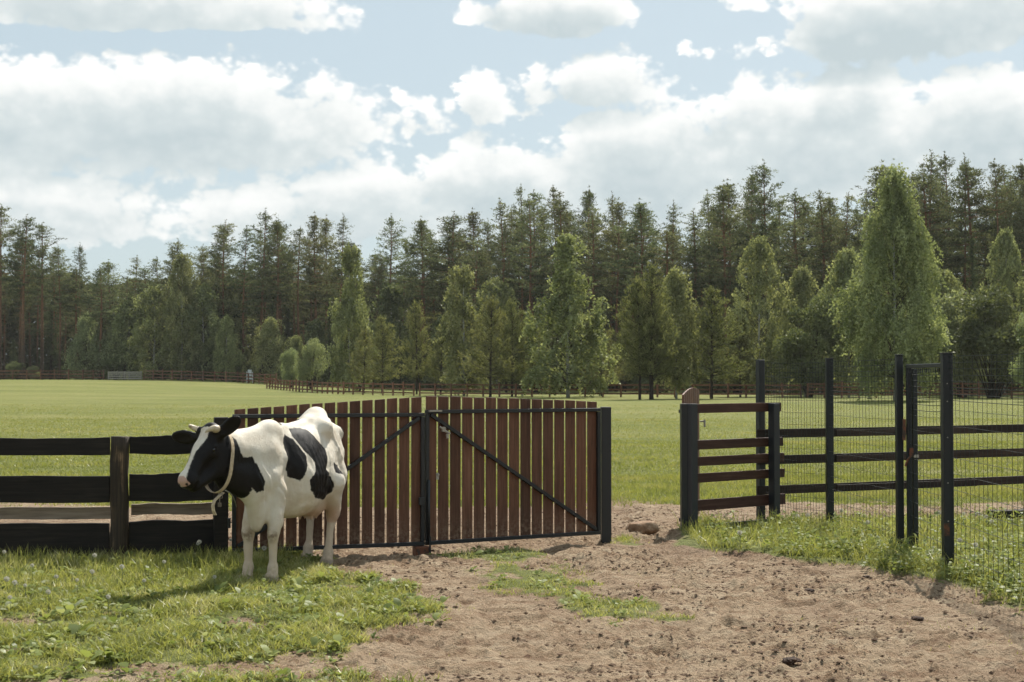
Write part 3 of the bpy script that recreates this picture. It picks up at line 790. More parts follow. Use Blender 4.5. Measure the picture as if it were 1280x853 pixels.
def build_cow_field():
    F = Field((-1.12, -.74, -.02), (1.78, .48, 1.66), 0.0115)
    # trunk: x, top of back, belly line, half width
    F.loft([(-.97,1.30,1.02,.08),(-.90,1.40,.90,.15),(-.78,1.455,.80,.205),(-.62,1.47,.68,.24),(-.46,1.455,.585,.285),(-.25,1.405,.535,.325),
            (0,1.385,.52,.335),(.20,1.39,.535,.285),(.36,1.41,.57,.19),(.50,1.405,.58,.15),(.60,1.36,.58,.145),(.70,1.27,.58,.145),(.79,1.15,.66,.125),(.85,1.05,.78,.08)])
    # spine, withers, sacrum, hips and pins
    F.cone((.54,0,1.385),(.20,0,1.37),.055,.04,.06); F.cone((.20,0,1.37),(-.40,0,1.415),.030,.032,.06)
    F.cone((-.40,0,1.425),(-.70,0,1.478),.045,.05,.07); F.cone((-.70,0,1.478),(-.93,0,1.405),.045,.03,.05)
    for sgn in (1,-1):
        hz = .0 if sgn > 0 else -.06
        F.cone((-.45,.185*sgn,1.365+hz),(-.62,.03*sgn,1.465),.04,.04,.13)
        F.ell((-.93,.115*sgn,1.28),(.05,.04,.05),.05)
        F.cone((-.45,.185*sgn,1.36+hz),(-.93,.095*sgn,1.31),.04,.04,.11)
        F.ell((-.71,.27*sgn,1.35),(.13,.05,.06),.12,neg=True)          # hollow between hip and pin
        F.ell((-.30,.37*sgn,1.24),(.09,.06,.10),.13,neg=True)            # flank hollow
        # thigh and buttock
        F.ell((-.70,.12*sgn,1.02),(.19,.11,.30),.07)
        F.ell((-.85,.115*sgn,1.02),(.11,.085,.24),.06)
        F.cone((-.46,.20*sgn,.86),(-.62,.15*sgn,.80),.10,.12,.08)
        # shoulder blade and arm
        F.cone((.39,.07*sgn,1.365),(.42,.15*sgn,1.10),.026,.03,.035)
        F.cone((.44,.125*sgn,1.12),(.61,.12*sgn,.96),.045,.075,.06)
        F.cone((.60,.11*sgn,.96),(.50,.125*sgn,.78),.07,.075,.06)
        F.ell((.50,.10*sgn,1.02),(.12,.06,.22),.08)
    # brisket and dewlap
    F.ell((.70,0,.74),(.12,.10,.20),.08); F.cone((.74,-.005,.70),(.735,0,.51),.065,.045,.05)
    F.cone((.80,-.02,.80),(1.10,-.14,1.06),.05,.045,.09)
    # neck
    F.cone((.46,0,1.33),(1.14,-.195,1.29),.10,.08,.09)
    F.cone((.58,0,1.16),(1.12,-.18,1.20),.15,.12,.09)
    F.cone((.70,0,.94),(1.12,-.165,1.05),.14,.095,.09)
    F.cone((.78,-.01,.82),(1.08,-.14,.92),.07,.06,.09)
    # front legs
    for sgn, fx, fy in ((1,.655,.125),(-1,.67,-.115)):
        F.cone((.53,.145*sgn,.82),(.64,fy+.01*sgn,.475),.09,.055,.06)
        F.cone((.50,.15*sgn,.70),(.60,fy+.01*sgn,.54),.06,.045,.05)
        F.ell((.650,fy+.005*sgn,.44),(.060,.053,.070),.025)
        F.cone((.645,fy,.42),(fx-.015,fy,.16),.044,.037,.03)
        F.ell((fx-.015,fy,.135),(.051,.048,.05),.03)
        F.cone((fx-.01,fy,.13),(fx+.02,fy,.06),.045,.052,.025)
        for c in (-1,1): F.cone((fx+.02,fy+.026*c,.055),(fx+.055,fy+.03*c,.015),.04,.042,.012)
    # hind legs: stifle, hock pointing back, cannon, hoof
    for sgn, fx, fy in ((1,-.61,.14),(-1,-.90,-.20)):
        hx = fx-.10
        F.cone((-.50-.08*(sgn<0),.215*sgn,.83),(hx+.02,fy+.02*sgn,.50),.135,.06,.08)
        F.cone((-.80,.155*sgn,.90),(hx-.01,fy+.015*sgn,.52),.10,.05,.08)
        F.ell((hx,fy+.01*sgn,.485),(.062,.05,.075),.03); F.cone((hx-.035,fy+.01*sgn,.53),(hx-.02,fy+.01*sgn,.44),.032,.035,.03)
        F.cone((hx+.005,fy,.46),(fx-.015,fy,.15),.043,.037,.03)
        F.ell((fx-.015,fy,.13),(.051,.048,.05),.03)
        F.cone((fx-.01,fy,.12),(fx+.02,fy,.06),.046,.052,.025)
        for c in (-1,1): F.cone((fx+.02,fy+.026*c,.055),(fx+.055,fy+.03*c,.015),.04,.042,.012)
    # udder and teats
    F.ell((-.42,0,.62),(.19,.14,.11),.07); F.ell((-.50,.04,.58),(.10,.09,.08),.05)
    for tx in (-.38,-.50):
        for ty in (.06,-.06): F.cone((tx,ty,.53),(tx,ty,.475),.02,.013,.025)
    # tail
    F.cone((-.92,0,1.40),(-1.0,.02,1.30),.04,.032,.03); F.cone((-1.0,.02,1.30),(-1.02,.05,.80),.03,.018,.03); F.cone((-1.02,.05,.80),(-1.01,.06,.52),.03,.045,.02)
    # head
    hc = lambda a, b, r1, r2, k=.03, neg=False: F.cone(H(*a), H(*b), r1, r2, k, neg)
    he = lambda c, r, k=.03, neg=False: F.ell(H(*c), r, k, HROT, neg)
    hc((.03,0,-.10),(.21,0,-.10),.112,.102,.05)
    hc((.17,0,-.09),(.45,0,-.078),.092,.066,.04)
    he((.485,0,-.08),(.07,.085,.075),.035); he((.515,0,-.085),(.05,.078,.066),.02)
    hc((.22,.03,-.285),(.45,.018,-.175),.075,.05,.06); hc((.22,-.03,-.285),(.45,-.018,-.175),.075,.05,.06)
    he((.15,.05,-.22),(.12,.055,.16),.06); he((.15,-.05,-.22),(.12,.055,.16),.06)
    hc((.10,0,-.27),(-.05,0,-.33),.095,.10,.08)
    he((.475,0,-.185),(.065,.058,.034),.02)
    he((-.04,0,-.03),(.05,.075,.05),.04)
    for sgn in (1,-1):
        he((.165,.095*sgn,-.075),(.05,.03,.035),.025)
        he((.165,.118*sgn,-.082),(.022,.02,.016),.012,True)
        he((.566,.044*sgn,-.058),(.022,.014,.016),.012,True)
        hc((.42,.08*sgn,-.155),(.555,.05*sgn,-.150),.008,.007,.02,True)     # mouth line
        he((.30,.09*sgn,-.15),(.09,.02,.035),.05,True)
        hc((.0,.085*sgn,-.02),(-.005,.12*sgn,.0),.038,.03,.025)              # horn base
    # ears, one lifted, one hanging level
    def ear(root, tip, face):
        a = np.array(H(*root)); b = np.array(H(*tip)); ax = b-a; L = np.linalg.norm(ax); ax /= L
        fc = np.array(face, float); fc -= ax*(fc@ax); fc /= np.linalg.norm(fc); sd = np.cross(ax, fc)
        rot = np.array((ax, sd, fc))
        F.cone(a, a+ax*L*.35, .036, .042, .03)
        F.ell(a+ax*L*.56, (L*.46, .068, .026), .02, rot)
        F.ell(a+ax*L*.60+fc*.036, (L*.36, .055, .026), .015, rot, True)
    ear((.03,.105,-.07),(-.145,.285,-.02),(.80,.45,-.30)+0*HP)
    ear((.03,-.105,-.075),(.045,-.42,-.03),(.9,.1,-.3)+0*HP)
    # flat ground under the hooves
    sl, (x, y, z) = F.sub((-1.2,-.6,-.1),(1.8,.6,.1)); F.d[sl] = np.maximum(F.d[sl], -z+0*x+0*y)
    return F

# markings: outlines in the cow's own side view (x along the body, z up), left side then right side
SPOTS_L = [[(.40,1.30),(.32,1.325),(.248,1.278),(.20,1.194),(.144,1.12),(.162,1.04),(.228,.95),(.256,.892),(.311,.918),(.385,.946),(.43,1.02),(.43,1.13),(.42,1.22)],
           [(.20,1.375),(-.019,1.38),(-.135,1.36),(-.186,1.273),(-.29,1.171),(-.268,1.063),(-.195,.972),(-.335,.90),(-.371,.825),(-.39,.74),(-.252,.681),(.017,.721),(.128,.80),(.158,.898),(.068,.963),(.024,1.056),(.107,1.131),(.18,1.217),(.235,1.302)],
           [(-.44,1.03),(-.60,.99),(-.52,.907),(-.405,.933)],
           [(-.86,1.43),(-1.0,1.43),(-1.06,1.2),(-1.02,1.15),(-.97,1.25)]]
SPOTS_R = [[(.26,1.36),(.05,1.38),(-.1,1.2),(-.02,.9),(.16,.74),(.30,.92),(.32,1.2)],
           [(-.35,1.44),(-.7,1.45),(-.8,1.2),(-.6,1.0),(-.4,1.1)]]
NECK_L = [(1.056,1.288),(1.037,1.198),(.999,1.151),(.90,1.147),(.861,1.077),(.828,.974),(.796,.905),(.814,.849),(.874,.835),(.915,.88),(.92,.811),(.93,.774),(.97,.70),(2,.4),(2.2,2),(1.13,2),(1.07,1.42)]

def cow_marks(V):
    x, y, z = V.T
    sd = np.full(len(V), 1.0)
    for p in SPOTS_L: sd = np.minimum(sd, np.where(y > 0.0, poly_sd(x, z, p), 1.0))
    for p in SPOTS_R: sd = np.minimum(sd, np.where(y < -0.06, poly_sd(x, z, p), 1.0))
    sd = np.minimum(sd, poly_sd(x, y, [(.27,.035),(.36,.07),(.40,.0),(.34,-.08),(.25,-.05)]) + np.where(z > 1.2, 0, 1))
    nk = poly_sd(x, z, NECK_L); sd = np.minimum(sd, nk)
    # head: black with a white blaze widening to the forehead and the muzzle
    rel = V-HP; f = rel@hf; l = rel@hl; n = rel@hn
    hw = np.interp(f, [-.06,.0,.08,.16,.24,.34,.42,.47,.52], [.02,.052,.082,.070,.042,.032,.045,.064,.075])
    blaze = np.abs(l+.012)-hw*.82
    blaze = np.maximum(blaze, -(n+.085-.01*np.clip((f-.40)/.1,0,1)))
    onhead = (f > -.02) & (np.linalg.norm(rel - np.outer(f, hf), axis=1) < .42)
    sd = np.where(onhead & (blaze < .05), np.maximum(sd, -blaze), sd)
    thr = np.linalg.norm((V-H(.135,.035,-.285))*np.array((1,.8,1)), axis=1)-.045       # white fleck under the jaw
    sd = np.maximum(sd, -thr)
    muz = np.maximum(f*-1+.455, -.001+0*f)                                             # pink nose
    nose = .500-f + .8*np.clip(np.abs(l+.01)-.035, 0, 1)
    nose = np.maximum(nose, -(n+.072))
    for sg in (1,-1):
        nd = np.sqrt(((f-.556)/1.2)**2+(l-.044*sg)**2+((n+.062)*1.2)**2)-.020; nose = np.maximum(nose, -nd); sd = np.minimum(sd, nd)
    return sd, nose
def hide_mat():
    m, t, o = new_mat('cow_hide')
    tc = t.add('ShaderNodeTexCoord'); P = tc.outputs['Object']
    sp = t.add('ShaderNodeSeparateXYZ'); t.put(sp.inputs[0], P)
    nz = t.noise(P, 26, 4, 0.6); nb = t.noise(P, 5, 4, 0.6); hmp = t.add('ShaderNodeMapping'); t.put(hmp.inputs[0], P); hmp.inputs['Scale'].default_value = (1.6, 1.6, .45); hair = t.noise(hmp.outputs[0], 110, 4, 0.7)
    sd = t.m('ADD', t.attr('mark'), t.m('ADD', t.m('MULTIPLY', t.m('SUBTRACT', nz, .5), .035), t.m('MULTIPLY', t.m('SUBTRACT', hair, .5), .030)))
    black = t.rng(sd, -.004, .007, 1, 0)
    white = t.ramp(nb, [(.25, (.55,.475,.37)), (.55, (.655,.60,.505)), (.8, (.71,.665,.585))])
    # mud on belly, knees and lower legs, plus brownish shading painted lower down
    low = t.rng(t.m('ADD', sp.outputs[2], t.m('MULTIPLY', t.m('SUBTRACT', nb, .5), .5)), .25, .95, 1, 0)
    white = t.mix(t.m('MULTIPLY', low, .68), white, (.52,.38,.25,1))
    kn = t.attr('mud'); white = t.mix(t.m('MULTIPLY', kn, t.rng(nz, .3, .6)), white, (.20,.14,.09,1))
    ud = t.attr('pink'); white = t.mix(t.m('MULTIPLY', ud, .5), white, (.60,.36,.25,1))
    col = t.mix(black, white, (.009,.0075,.007,1))
    col = t.mix(t.rng(t.m('ADD', t.attr('nose'), t.m('MULTIPLY', t.m('SUBTRACT', nz, .5), .03)), -.004, .006, 1, 0), col, (.46,.30,.235,1))
    col = t.mix(t.attr('hoof'), col, (.30,.24,.18,1))
    h = t.m('ADD', hair, t.m('MULTIPLY', nz, 1.5))
    p = principled(t, o, col, t.m('MULTIPLY_ADD', black, -.12, .62), t.m('MULTIPLY_ADD', black, -.12, .30), bump=h, bstr=.5, bdist=.007)
    return m

CF = build_cow_field()
CV, CQ = CF.surface()
mark, nose = cow_marks(CV)
_x, _y, _z = CV.T
mud = np.exp(-((_z-.43)/.055)**2)*sstep(.655,.69,_x)*0.9 + np.exp(-((_z-.47)/.07)**2)*sstep(-.66,-.75,_x)*.5 + sstep(.25, .03, _z)*.45
pink = sstep(.66, .52, _z)*sstep(-.05, -.25, _x)*sstep(.30, .2, np.abs(_y))*(_z > .42)
hoof = sstep(.075, .05, _z)
# a light smoothing pass over the net
def relax(V, Q, it, w):
    e = np.concatenate([Q[:, [0,1]], Q[:, [1,2]], Q[:, [2,3]], Q[:, [3,0]]]); e = np.concatenate([e, e[:, ::-1]])
    cnt = np.bincount(e[:,0], minlength=len(V))[:, None]
    for _ in range(it):
        s = np.stack([np.bincount(e[:,0], V[e[:,1], i], minlength=len(V)) for i in range(3)], 1)/np.maximum(cnt, 1)
        V = V + (s-V)*w
    return V
CV = relax(CV, CQ, 2, .5)
_n3 = fbm(CV[:,0]*7+CV[:,2]*3+5, CV[:,2]*7-CV[:,0]*2+CV[:,1]*6+9, 3)-.5
CV[:,1] += np.sign(CV[:,1])*_n3*.030*sstep(.10,.18,np.abs(CV[:,1]))*sstep(1.0,.8,CV[:,0])
_s = np.sign(CV[:,1])*np.sin((CV[:,0]+.28*(1.1-CV[:,2]))*2*np.pi/.085 + 1.5*np.sin(CV[:,0]*9)+CV[:,2])*.0022
CV[:,1] *= 1-.15*sstep(.22,.42,CV[:,0])*sstep(.86,.72,CV[:,0])*sstep(.50,.70,CV[:,2])
for _px0, _pz0, _px1, _pz1, _am in ((.98,1.20,.80,.80,.010),(.93,1.18,.74,.74,-.010),(.88,1.22,.70,.86,.008),(.60,.86,.40,.66,-.010),(-.30,.92,-.46,.66,-.012),(-.36,1.30,-.30,.95,-.008),(-.60,1.30,-.74,1.05,.008)):
    _t = np.clip(((CV[:,0]-_px0)*(_px1-_px0)+(CV[:,2]-_pz0)*(_pz1-_pz0))/((_px1-_px0)**2+(_pz1-_pz0)**2), 0, 1)
    _d2 = (CV[:,0]-_px0-_t*(_px1-_px0))**2+(CV[:,2]-_pz0-_t*(_pz1-_pz0))**2
    CV[:,1] += np.sign(CV[:,1])*_am*np.exp(-_d2/.018**2)*sstep(.05,.11,np.abs(CV[:,1]))
CV[:,1] += _s*sstep(.10,.18,np.abs(CV[:,1]))*sstep(-.28,-.18,CV[:,0])*sstep(.33,.2,CV[:,0])*sstep(1.3,1.15,CV[:,2])*sstep(.66,.8,CV[:,2])
cow = empty('cow', COW_C, COW_RZ)
tag(cow, 'black and white dairy cow with short horns and a collar standing by the picket gate', 'cow')
cow_body = link('body', mesh_np('cow_body', CV, CQ, True, dict(mark=mark, nose=nose, mud=mud, pink=pink, hoof=hoof)), cow, hide_mat())

# horns, eyes and collar
hm_, t_, o_ = new_mat('horn'); tcx = t_.add('ShaderNodeTexCoord')
principled(t_, o_, t_.ramp(t_.noise(tcx.outputs['Object'], 30, 4, .6), [(.3, (.42,.34,.23)), (.7, (.66,.58,.45))]), .38, .45)
for sgn in (1, -1):
    L = [(.0,.095,-.01),(.005,.125,.01),(.025,.12,.04),(.052,.09,.055),(.074,.058,.048)] if sgn > 0 else \
        [(.0,-.10,.0),(-.006,-.14,.012),(-.004,-.16,.038),(.006,-.15,.065),(.018,-.12,.078)]
    pts = [Vector(H(*p)) for p in L]; pp = []
    for i in range(len(pts)-1):
        for k in range(4):
            t = k/4; p0 = pts[max(i-1,0)]; p1 = pts[i]; p2 = pts[i+1]; p3 = pts[min(i+2, len(pts)-1)]
            pp.append(0.5*((2*p1)+(p2-p0)*t+(2*p0-5*p1+4*p2-p3)*t*t+(3*p1-p0-3*p2+p3)*t**3))
    pp.append(pts[-1]); n = len(pp)
    MB().tube(pp, [(.029 if sgn>0 else .020)*(1-(i/(n-1))**1.8)+.006 for i in range(n)], 12).build('horn', hm_, cow, True)
em_, t_, o_ = new_mat('eye'); principled(t_, o_, (.008,.006,.005,1), .08, .6)
for sgn in (1, -1):
    bm = bmesh.new(); bmesh.ops.create_icosphere(bm, subdivisions=3, radius=.021, matrix=Matrix.Translation(Vector(H(.165,.106*sgn,-.082))))
    me = bpy.data.meshes.new('eye'); bm.to_mesh(me); bm.free(); me.polygons.foreach_set('use_smooth', [True]*len(me.polygons))
    link('eye', me, cow, em_)
bvh = BVHTree.FromPolygons([tuple(v) for v in CV], [tuple(q) for q in CQ.tolist()])
lm_, t_, o_ = new_mat('collar_leather'); tcx = t_.add('ShaderNodeTexCoord')
nn = t_.noise(tcx.outputs['Object'], 40, 4, .6)
principled(t_, o_, t_.ramp(nn, [(.3, (.36,.27,.17)), (.7, (.62,.51,.36))]), .6, .3, bump=nn, bstr=.3, bdist=.002)
def collar():
    c = Vector((1.13, -.18, 1.15)); ax = (Vector((1.16,-.19,1.22))-Vector((.85,-.07,1.12))).normalized()
    ax = Vector((.93,-.20,.16)).normalized()
    up = Vector((0,0,1)); up = (up-ax*up.dot(ax)).normalized(); sd = ax.cross(up)
    pts = []
    for i in range(48):
        a = 2*math.pi*i/48; d = up*math.cos(a)+sd*math.sin(a)
        h = bvh.ray_cast(c, d)
        pts.append(((h[0]-c).length if h[0] else .2, d))
    r = [p[0] for p in pts]
    r = [min(.27, max(r[i-1], r[i], r[(i+1) % 48])) for i in range(48)]
    r = [(r[i-2]+r[i-1]+r[i]+r[(i+1) % 48]+r[(i+2) % 48])/5+.010 for i in range(48)]
    mb = MB(); W_ = .021; T = .006; n = 48
    for i in range(n):
        d = pts[i][1]
        droop = up*(-.085)*max(0, -math.cos(2*math.pi*i/48))**1.5
        for dr, dw in ((0,-W_),(T,-W_),(T,W_),(0,W_)): mb.v.append(tuple(c+d*(r[i]+dr)+ax*dw+droop))
    for i in range(n):
        for k in range(4):
            mb.f.append((i*4+k, i*4+(k+1) % 4, ((i+1) % n)*4+(k+1) % 4, ((i+1) % n)*4+k))
    return mb, c - up*(r[24]+.02), ax, sd
mbc, cb, cax, csd = collar()
cl = mbc.build('collar', lm_, cow)
# the loose end of the strap hangs from the buckle
def ribbon(pts, side, w, th):
    mb = MB(); n = len(pts)
    for i, p in enumerate(pts):
        d = (pts[min(i+1,n-1)]-pts[max(i-1,0)]).normalized(); nn = d.cross(side).normalized()
        for a, b in ((-1,-1),(1,-1),(1,1),(-1,1)): mb.v.append(tuple(p+side*w*a+nn*th*b))
    for i in range(n-1):
        for k in range(4): mb.f.append((i*4+k, i*4+(k+1) % 4, i*4+4+(k+1) % 4, i*4+4+k))
    mb.f.append((0,1,2,3)); mb.f.append(tuple((n-1)*4+k for k in (3,2,1,0)))
    return mb
mtl, t_, o_ = new_mat('buckle_metal'); principled(t_, o_, (.25,.23,.20,1), .35, .5, Metallic=.9)
def cow_local(px, py, Y):
    p = at_depth(px, py, Y) - COW_C; return Matrix.Rotation(-COW_RZ, 3, 'Z') @ p
sdv = Vector((.35, .93, 0)).normalized()
E_ = [cow_local(px, py, Y) for px, py, Y in ((279,616,12.42),(273,621,12.36),(268,626,12.33),(266,632,12.32),(266.5,638,12.32),(269,644,12.33))]
ribbon(E_, sdv, .017, .004).build('strap_end', lm_, cl)
q0 = cow_local(275.5, 620, 12.38)
mb = MB()
for a, b in (((-.02,-.022),(.02,-.018)),((-.02,.018),(.02,.022)),((-.02,-.018),(-.016,.018)),((.016,-.018),(.02,.018))):
    mb.box((q0.x-.004, q0.y+a[0], q0.z+a[1]), (q0.x+.004, q0.y+b[0], q0.z+b[1]))
mb.build('buckle', mtl, cl)
q1 = cow_local(274.5, 626, 12.38)
mb = MB(); mb.box((q1.x-.004, q1.y-.004, q1.z-.02), (q1.x+.004, q1.y+.004, q1.z+.05)); mb.box((q1.x-.006, q1.y-.016, q1.z-.055), (q1.x+.006, q1.y+.016, q1.z-.018))
mb.build('name_tag', mtl, cl, bevel=.003)
# thin chain that runs from the collar round the throat to the chest
C_ = [cow_local(px, py, Y) for px, py, Y in ((281,613,12.40),(287,616,12.45),(291,621,12.48),(294,628,12.52),(295.5,634,12.58))]
MB().tube(C_, .005, 6).build('chain', mtl, cl, True)

# ------------------------------------------------------------------ trees
def leaf_mat(name, c0, c1, c2, trans=.35, hue=.04, val=.35, spec=.0):
    m, t, o = new_mat(name); oi = t.add('ShaderNodeObjectInfo'); tone = t.attr('tone')
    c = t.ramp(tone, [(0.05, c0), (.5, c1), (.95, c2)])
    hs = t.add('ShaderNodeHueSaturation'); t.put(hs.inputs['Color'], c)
    t.put(hs.inputs['Hue'], t.m('MULTIPLY_ADD', oi.outputs['Random'], hue, .5-hue/2))
    t.put(hs.inputs['Value'], t.m('MULTIPLY_ADD', t.m('FRACT', t.m('MULTIPLY', oi.outputs['Random'], 7.31)), val, 1-val/2))
    d = t.add('ShaderNodeBsdfDiffuse'); tr = t.add('ShaderNodeBsdfTranslucent'); mx = t.add('ShaderNodeMixShader')
    t.put(d.inputs[0], hs.outputs[0])
    tint = t.add('ShaderNodeMix', data_type='RGBA', blend_type='MULTIPLY'); tint.inputs[0].default_value = 1
    t.put(tint.inputs[6], hs.outputs[0]); tint.inputs[7].default_value = (1.2, 1.2, .75, 1); t.put(tr.inputs[0], tint.outputs[2])
    mx.inputs[0].default_value = trans; t.l.new(d.outputs[0], mx.inputs[1]); t.l.new(tr.outputs[0], mx.inputs[2])
    last = mx.outputs[0]
    if spec > 0:
        gl = t.add('ShaderNodeBsdfGlossy'); gl.inputs['Roughness'].default_value = .45; m2 = t.add('ShaderNodeMixShader'); m2.inputs[0].default_value = spec
        t.l.new(last, m2.inputs[1]); t.l.new(gl.outputs[0], m2.inputs[2]); last = m2.outputs[0]
    t.l.new(last, o.inputs[0]); return m
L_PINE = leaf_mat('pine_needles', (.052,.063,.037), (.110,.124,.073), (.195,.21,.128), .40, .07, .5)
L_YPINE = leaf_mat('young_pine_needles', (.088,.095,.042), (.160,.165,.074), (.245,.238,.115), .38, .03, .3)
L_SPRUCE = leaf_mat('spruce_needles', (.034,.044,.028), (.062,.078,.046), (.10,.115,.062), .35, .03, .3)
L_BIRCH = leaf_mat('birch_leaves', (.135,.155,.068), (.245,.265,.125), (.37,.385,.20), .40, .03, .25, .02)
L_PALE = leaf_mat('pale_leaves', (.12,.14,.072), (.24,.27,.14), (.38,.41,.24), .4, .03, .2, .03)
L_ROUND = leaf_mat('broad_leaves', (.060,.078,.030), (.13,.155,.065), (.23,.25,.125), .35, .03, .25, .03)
def bark_mat(name, lo, hi, birch=False):
    m, t, o = new_mat(name); tc = t.add('ShaderNodeTexCoord'); P = tc.outputs['Object']
    sp = t.add('ShaderNodeSeparateXYZ'); t.put(sp.inputs[0], tc.outputs['Generated'])
    n = t.noise(P, 3.0, 5, .7)
    f = t.m('ADD', sp.outputs[2], t.m('MULTIPLY', t.m('SUBTRACT', n, .5), .3))
    c = t.mix(t.rng(f, .12, .45), (*lo, 1), (*hi, 1))
    if birch:
        mp = t.add('ShaderNodeMapping'); t.put(mp.inputs[0], P); mp.inputs['Scale'].default_value = (2, 2, 7)
        c = t.mix(t.rng(t.noise(mp.outputs[0], 1.2, 4, .7), .58, .66), c, (.03,.028,.025,1))
    else:
        c = t.mix(t.rng(t.noise(P, 9, 4, .7), .45, .62, 0, .7), c, (.03,.02,.016,1))
    principled(t, o, c, .9, .1, bump=n, bstr=.6, bdist=.05); return m
B_PINE = bark_mat('pine_bark', (.085,.062,.048), (.24,.125,.072)); B_DARK = bark_mat('dark_bark', (.035,.028,.022), (.05,.04,.03))
B_BIRCH = bark_mat('birch_bark', (.30,.29,.26), (.50,.49,.45), True)

class Leaves:
    """collects diamond shaped leaves or needle sprays: centre, direction, length, width, tone"""
    def __init__(s, seed): s.c = []; s.u = []; s.l = []; s.w = []; s.t = []; s.r = np.random.default_rng(seed)
    def add(s, c, u, l, w, tone):
        c = np.atleast_2d(c); n = len(c); s.c.append(c); s.u.append(np.broadcast_to(u, (n,3))); s.l.append(np.broadcast_to(l, n)); s.w.append(np.broadcast_to(w, n)); s.t.append(np.broadcast_to(tone, n))
    def mesh(s, name, mat):
        c = np.concatenate(s.c); u = np.concatenate(s.u).astype(float); l = np.concatenate(s.l)[:,None]; w = np.concatenate(s.w)[:,None]; t = np.concatenate(s.t)
        u /= np.linalg.norm(u, axis=1, keepdims=True)+1e-9
        q = s.r.normal(size=u.shape); v = np.cross(u, q); v /= np.linalg.norm(v, axis=1, keepdims=True)+1e-9
        P = np.stack([c-u*l*.5, c+v*w*.5-u*l*.05, c+u*l*.5, c-v*w*.5-u*l*.05], 1).reshape(-1, 3)
        F = np.arange(len(P)).reshape(-1, 4)
        me = mesh_np(name, P, F, False, dict(tone=np.repeat(np.clip(t, 0, 1), 4))); me.materials.append(mat); return me
def needle_clumps(L, pos, out, n, ln, wd, tone, spread=.16, upb=.35):
    """sprays of needles round each point"""
    r = L.r; m = len(pos)
    d = r.normal(size=(m, n, 3)); d /= np.linalg.norm(d, axis=2, keepdims=True)
    d = d*.8+out[:,None,:]*.55; d[:,:,2] += upb
    d /= np.linalg.norm(d, axis=2, keepdims=True)
    c = pos[:,None,:]+d*ln*.4+r.normal(size=(m, n, 3))*spread
    L.add(c.reshape(-1,3), d.reshape(-1,3), r.uniform(.7,1.2,m*n)*ln, r.uniform(.7,1.3,m*n)*wd, (np.repeat(tone, n)+r.normal(size=m*n)*.12))
def trunk_mb(H, r0, r, bend=.012, top=.03, n=12):
    ph = r.uniform(0, 6, 2); pts = []
    for i in range(n+1):
        t = i/n; pts.append(Vector((H*bend*math.sin(ph[0]+t*4)*t, H*bend*math.sin(ph[1]+t*3.3)*t, -.4+(H+.4)*t)))
    mb = MB(); mb.tube(pts, [r0*(1.25 if i == 0 else 1)*(1-i/n)**.75+top*.6 for i in range(n+1)], 8); mb.nt = len(mb.f)
    def at(z):
        t = max(0, min(1, (z+.4)/(H+.4)))*n; i = min(int(t), n-1); return pts[i].lerp(pts[i+1], t-i)
    return mb, at
def pine(seed, H=26., cb=.45, R=2.0, tops=1.0, dens=1.0, bare=.25):
    r = np.random.default_rng(seed); L = Leaves(seed); mb, at = trunk_mb(H, H*.0078, r)
    side = r.uniform(0, 6.283); z = cb*H; zt = H*.975; lay = r.uniform(.75, 1.05)
    tp = np.array(at(H*.96)); tpos = tp+np.stack([np.zeros(7), np.zeros(7), np.linspace(-.6, H*.045, 7)], 1)+r.normal(size=(7,3))*.05; needle_clumps(L, tpos, np.zeros((7,3)), 7, .30, .08, np.full(7, .6), .05, .9)
    while z < zt:
        t = (z-cb*H)/(zt-cb*H)
        prof = (1-t)**.62*min(1, .40+t*2.4)*R*(1+.22*math.sin(z*1.3+seed)) + .22
        for k in range(int(r.integers(5, 9))):
            if r.random() > .80*dens: continue
            a = r.uniform(0, 2*math.pi) if r.random() < .6 else side+r.normal()*.9; ln = prof*r.uniform(.40, 1.40); el = R_(-6+42*t**1.3+r.uniform(-8, 8))
            d = np.array((math.cos(a)*math.cos(el), math.sin(a)*math.cos(el), math.sin(el))); b = np.array(at(z))
            tip = b+d*ln; m = max(2, int(ln/.34))
            s = np.linspace(.38, 1, m)[:,None]; pos = b+d*ln*s; pos[:,2] += (s[:,0]**2)*ln*.18
            pos += r.normal(size=pos.shape)*np.array((.17,.17,.07))
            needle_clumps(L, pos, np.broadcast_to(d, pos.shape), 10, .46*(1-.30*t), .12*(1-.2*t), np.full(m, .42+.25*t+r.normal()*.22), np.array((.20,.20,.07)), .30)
            if ln > .7: mb.tube([at(z), Vector(b+d*ln*.5), Vector(pos[-1])], [.035, .022, .008], 3, cap=False)
        z += lay*r.uniform(.65, 1.2)*(1.0-.45*t)
    # dead snags under the crown
    zz = bare*H
    while zz < cb*H+1.5:
        a = r.uniform(0, 6.283); ln = r.uniform(.5, 1.5); el = r.uniform(-.3, .25); b = at(zz)
        e = b+Vector((math.cos(a)*ln, math.sin(a)*ln, math.sin(el)*ln)); mb.tube([b, b.lerp(e,.5)+Vector((0,0,.06)), e], [.028,.018,.006], 3, cap=False)
        if r.random() < .45:
            pos = np.array(e)[None]+r.normal(size=(2,3))*.15; needle_clumps(L, pos, np.zeros((2,3)), 4, .35, .08, np.full(2, .25))
        zz += r.uniform(.18, .5)
    return mb, L
R_ = math.radians
